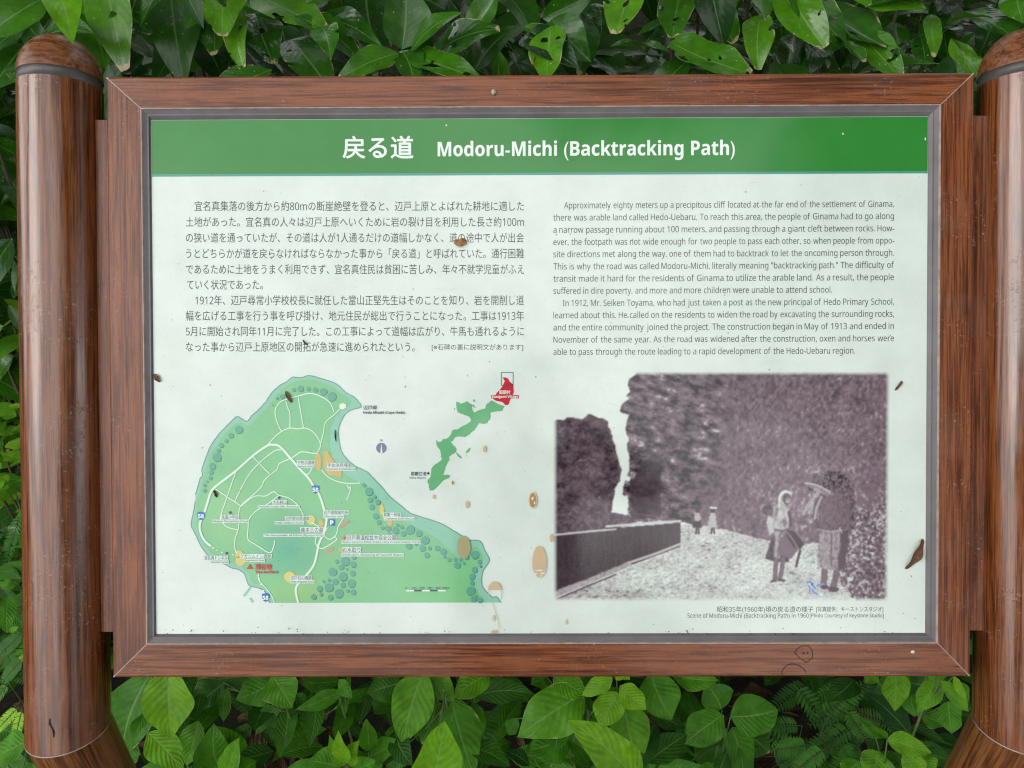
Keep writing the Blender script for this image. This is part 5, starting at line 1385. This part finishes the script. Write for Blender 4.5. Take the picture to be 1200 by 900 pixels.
# ---- ground cover and leaf litter: nobody could count them
L_ = Leaves()
for k in range(1500):
    x, y = random.uniform(-1.5, 1.5), random.uniform(-.25, 1.0)
    z = gz(x, y) + max(.02, random.betavariate(1.6, 2.4) * .34)
    an = random.uniform(0, 6.28)
    dr = Vector((math.cos(an), math.sin(an), random.uniform(-.35, .3))).normalized()
    ln = random.uniform(.045, .105)
    c = Vector((x, y, z))
    L_.add(c, c + dr * ln, jn(UPV + CDIR * .3, .3), ln * random.uniform(.36, .58), tone=min(1, max(0, random.gauss(.20, .15))), fold=.15, curl=.07, p=.80, q=1.0, dmg=.2)
o = L_.build('ground_cover', M['leaf_herb'], None, nt=9, nv=4)
tag(o, kind='stuff', label='mixed low green leaves covering the ground under the board')
L_ = Leaves()
for k in range(900):
    x, y = random.uniform(-1.4, 1.4), random.uniform(-.3, .9)
    an = random.uniform(0, 6.28)
    dr = Vector((math.cos(an), math.sin(an), random.uniform(-.2, .2))).normalized()
    ln = random.uniform(.03, .09)
    c = Vector((x, y, gz(x, y) + random.uniform(.004, .03)))
    L_.add(c, c + dr * ln, jn(UPV, .3), ln * random.uniform(.12, .5), tone=random.random(), fold=.4, curl=.15, wave=.2, p=.85, q=.8, dmg=.1)
o = L_.build('leaf_litter', M['leaf_dry'], None, nt=8, nv=4)
tag(o, kind='stuff', label='brown dead leaves lying on the dark soil')

# ---------------------------------------------------------------- trees round the spot, seen only as dark reflections in the gloss
def crown_mesh(n_, cz, rx, rz):
    L_ = Leaves()
    for k in range(n_):
        th, ph = math.acos(random.uniform(-1, 1)), random.uniform(0, 6.28)
        r_ = (random.random() ** .4) * (1 + .20 * math.sin(3 * ph + 2 * th) + .14 * math.sin(5 * th))
        c = Vector((rx * r_ * math.sin(th) * math.cos(ph), rx * r_ * math.sin(th) * math.sin(ph), cz + rz * r_ * math.cos(th)))
        dr = Vector((random.gauss(0, 1), random.gauss(0, 1), random.gauss(-.4, .7))).normalized()
        ln = random.uniform(.16, .30)
        L_.add(c, c + dr * ln, jn(UPV, .5), ln * .5, tone=min(1, max(0, random.gauss(.3, .15))), dmg=.2)
    return L_
def trunk_mesh(h, k_):
    tk = MB()
    tk.tube([(0, 0, -.1), (.05, .02, h * .3), (-.04, .05, h * .62), (.05, 0, h)], [.16, .13, .10, .04], 9)
    for k in range(k_):
        an = k * 2.3
        z0 = h * (.5 + .45 * k / k_)
        tk.tube([(0, 0, z0), (.6 * math.cos(an), .6 * math.sin(an), z0 + .5), (1.5 * math.cos(an), 1.5 * math.sin(an), z0 + .9)], [.06, .04, .015], 6)
    return tk
TREES = [('low', (3.5, -2.7, 0), 1.0, 'bushy tree on the right behind the viewer, outside the picture', .4),
         ('low', (4.6, -.1, 0), 1.0, 'bushy tree to the right of the sign, outside the picture', 2.1),
         ('low', (-3.6, 2.2, 0), .9, 'bushy tree to the left of the hedge, outside the picture', 3.3),
         ('low', (1.6, -10.5, 0), .62, 'bushy tree straight behind the viewer, across the path', 1.2),
         ('low', (5.4, -7.4, 0), .85, 'bushy tree behind the viewer on the right, across the path', 4.4),
         ('low', (-3.5, -12.5, 0), .6, 'bushy tree behind the viewer on the left, across the path', 5.4),
         ('tall', (1.5, -1.75, 0), 1.0, 'tall tree whose crown hangs over the viewer', .9),
         ('tall', (-2.5, -.45, 0), 1.0, 'tall tree whose crown hangs over the left post', 2.9),
         ('tall', (.3, 2.3, 0), 1.0, 'tall tree rising behind the hedge, its crown over the sign', 4.2)]
proto = {}
for kind_, loc, sc_, lab, rz in TREES:
    loc = (loc[0], loc[1], gz(loc[0], loc[1]) if kind_ == 'low' else 0)
    e = empty('tree', loc); e.rotation_euler = (0, 0, rz); e.scale = (sc_,) * 3
    tag(e, lab, 'tree', 'trees round the spot')
    if kind_ not in proto:
        cm, tm = (crown_mesh(4600, 4.0, 2.0, 2.4), trunk_mesh(4.2, 8)) if kind_ == 'low' else (crown_mesh(4600, 6.4, 2.35, 1.7), trunk_mesh(6.4, 7))
        proto[kind_] = (cm.build('crown', M['leaf_hedge'], e, nt=3, nv=2), tm.build('trunk', M['bark'], e))
    else:
        for p_ in proto[kind_]:
            c = p_.copy(); COL.objects.link(c); c.parent = e

# ---------------------------------------------------------------- the person taking the picture, seen only mirrored faintly in the sheet
M['skin'] = plain('skin', (0.42, 0.25, 0.17, 1), 0.5)
M['shirt'] = plain('dark_shirt', (0.035, 0.04, 0.055, 1), 0.8)
M['trousers'] = plain('grey_trousers', (0.06, 0.06, 0.06, 1), 0.8)
M['hair'] = plain('black_hair', (0.012, 0.010, 0.009, 1), 0.5)
M['phone'] = plain('phone_black', (0.02, 0.02, 0.022, 1), 0.25)
person = empty('person', (-.03, -1.16, .06))
tag(person, 'person in dark shirt holding up a phone before the board, mirrored faintly in it', 'person')
V, E_, RD = [], [], []
def nd(p_, r_, par=None):
    V.append(p_); RD.append(r_)
    if par is not None: E_.append((par, len(V) - 1))
    return len(V) - 1
pel = nd((0, 0, .93), .135)
wst = nd((0, .01, 1.08), .15, pel); che = nd((0, .03, 1.27), .16, wst); nkb = nd((0, .04, 1.40), .075, che); nk = nd((0, .065, 1.46), .052, nkb)
chin = nd((0, .095, 1.51), .066, nk); hd = nd((0, .095, 1.575), .088, chin); tp_ = nd((0, .08, 1.64), .066, hd)
nd((0, .205, 1.555), .012, nd((0, .165, 1.56), .03, hd))
for sg in (-1, 1):
    hip = nd((sg * .09, 0, .88), .098, pel); kn = nd((sg * .11, .02, .47), .062, hip); an_ = nd((sg * .12, -.01, .075), .04, kn); nd((sg * .135, .14, .03), .032, an_)
    sh = nd((sg * .175, .03, 1.36), .078, che); el = nd((sg * .36, .15, 1.22), .058, sh); wr = nd((sg * .105, .325, 1.375), .027, el)
    pm_ = nd((sg * .085, .352, 1.425), .030, wr)
    for k, (dx, dz, ln) in enumerate(((-.004, .020, .040), (-.012, .006, .043), (-.014, -.010, .040), (-.012, -.024, .033))):
        f1 = nd((sg * .072, .366, 1.435 + dz), .0095, pm_)
        f2 = nd((sg * (.072 + dx - .012), .366 + ln * .5, 1.437 + dz), .0085, f1)
        nd((sg * (.050 + dx), .366 + ln * .62, 1.438 + dz), .0075, f2)
    t1 = nd((sg * .075, .345, 1.395), .012, pm_); nd((sg * .058, .352, 1.385), .009, t1)
pmsh = bpy.data.meshes.new('body')
pmsh.from_pydata(V, E_, [])
po = link('body', pmsh)
sk = po.modifiers.new('skin', 'SKIN'); sk.use_smooth_shade = True
for k, r_ in enumerate(RD): pmsh.skin_vertices[0].data[k].radius = (r_, r_ * (.78 if k < 4 else 1))
pmsh.skin_vertices[0].data[0].use_root = True
po.modifiers.new('sub', 'SUBSURF').levels = 1
bpy.context.view_layer.update()
bme = bpy.data.meshes.new_from_object(po.evaluated_get(bpy.context.evaluated_depsgraph_get()))
bpy.data.objects.remove(po)
bme.name = 'body'
bo = link('body', bme, [M['skin'], M['shirt'], M['trousers']], person)
for p_ in bme.polygons:
    c = p_.center
    p_.material_index = 2 if c.z < .96 and abs(c.x) < .26 and c.z > .07 else (0 if c.z > 1.44 and abs(c.x) < .12 and c.y < .25 or c.y > .25 or c.z <= .03 else 1)
m = MB()
vs = []
for i in range(9):
    for j in range(18):
        th, ph = (math.pi * .62) * i / 8, 2 * math.pi * j / 18
        vs.append((.088 * math.sin(th) * math.cos(ph), .055 + .104 * math.sin(th) * math.sin(ph) * (1 if math.sin(ph) < 0 else .72), 1.585 + .112 * math.cos(th) - (.03 if math.sin(ph) < 0 else 0) * math.sin(th)))
m.add(vs, [(i * 18 + j, (i + 1) * 18 + j, (i + 1) * 18 + (j + 1) % 18, i * 18 + (j + 1) % 18) for i in range(8) for j in range(18)], 0, True)
m.build('hair', M['hair'], person)
m = MB()
def slab(hw, hh, rr, z0, z1, mi):
    pts = [(sx * (hw - rr) + rr * math.cos(a), sy * (hh - rr) + rr * math.sin(a)) for sx, sy, a0 in ((1, 1, 0), (-1, 1, 90), (-1, -1, 180), (1, -1, 270)) for a in [R(a0 + 15 * q_) for q_ in range(7)]]
    k = len(pts)
    m.add([(x, y, z0) for x, y in pts] + [(x, y, z1) for x, y in pts], [tuple(range(k))[::-1], tuple(range(k, 2 * k))] + [(i, (i + 1) % k, k + (i + 1) % k, k + i) for i in range(k)], mi)
slab(.079, .0375, .008, 0, .008, 0)
ph_o = m.build('phone', M['phone'])
ph_o.matrix_world = CAM_W @ Matrix.Translation((.012, 0.0, .014))
tag(ph_o, 'black phone held level in both hands of the person, mirrored in the board', 'phone')
m = MB(); slab(.075, .034, .006, .0082, .0088, 0); m.build('screen', M['hair'], ph_o)
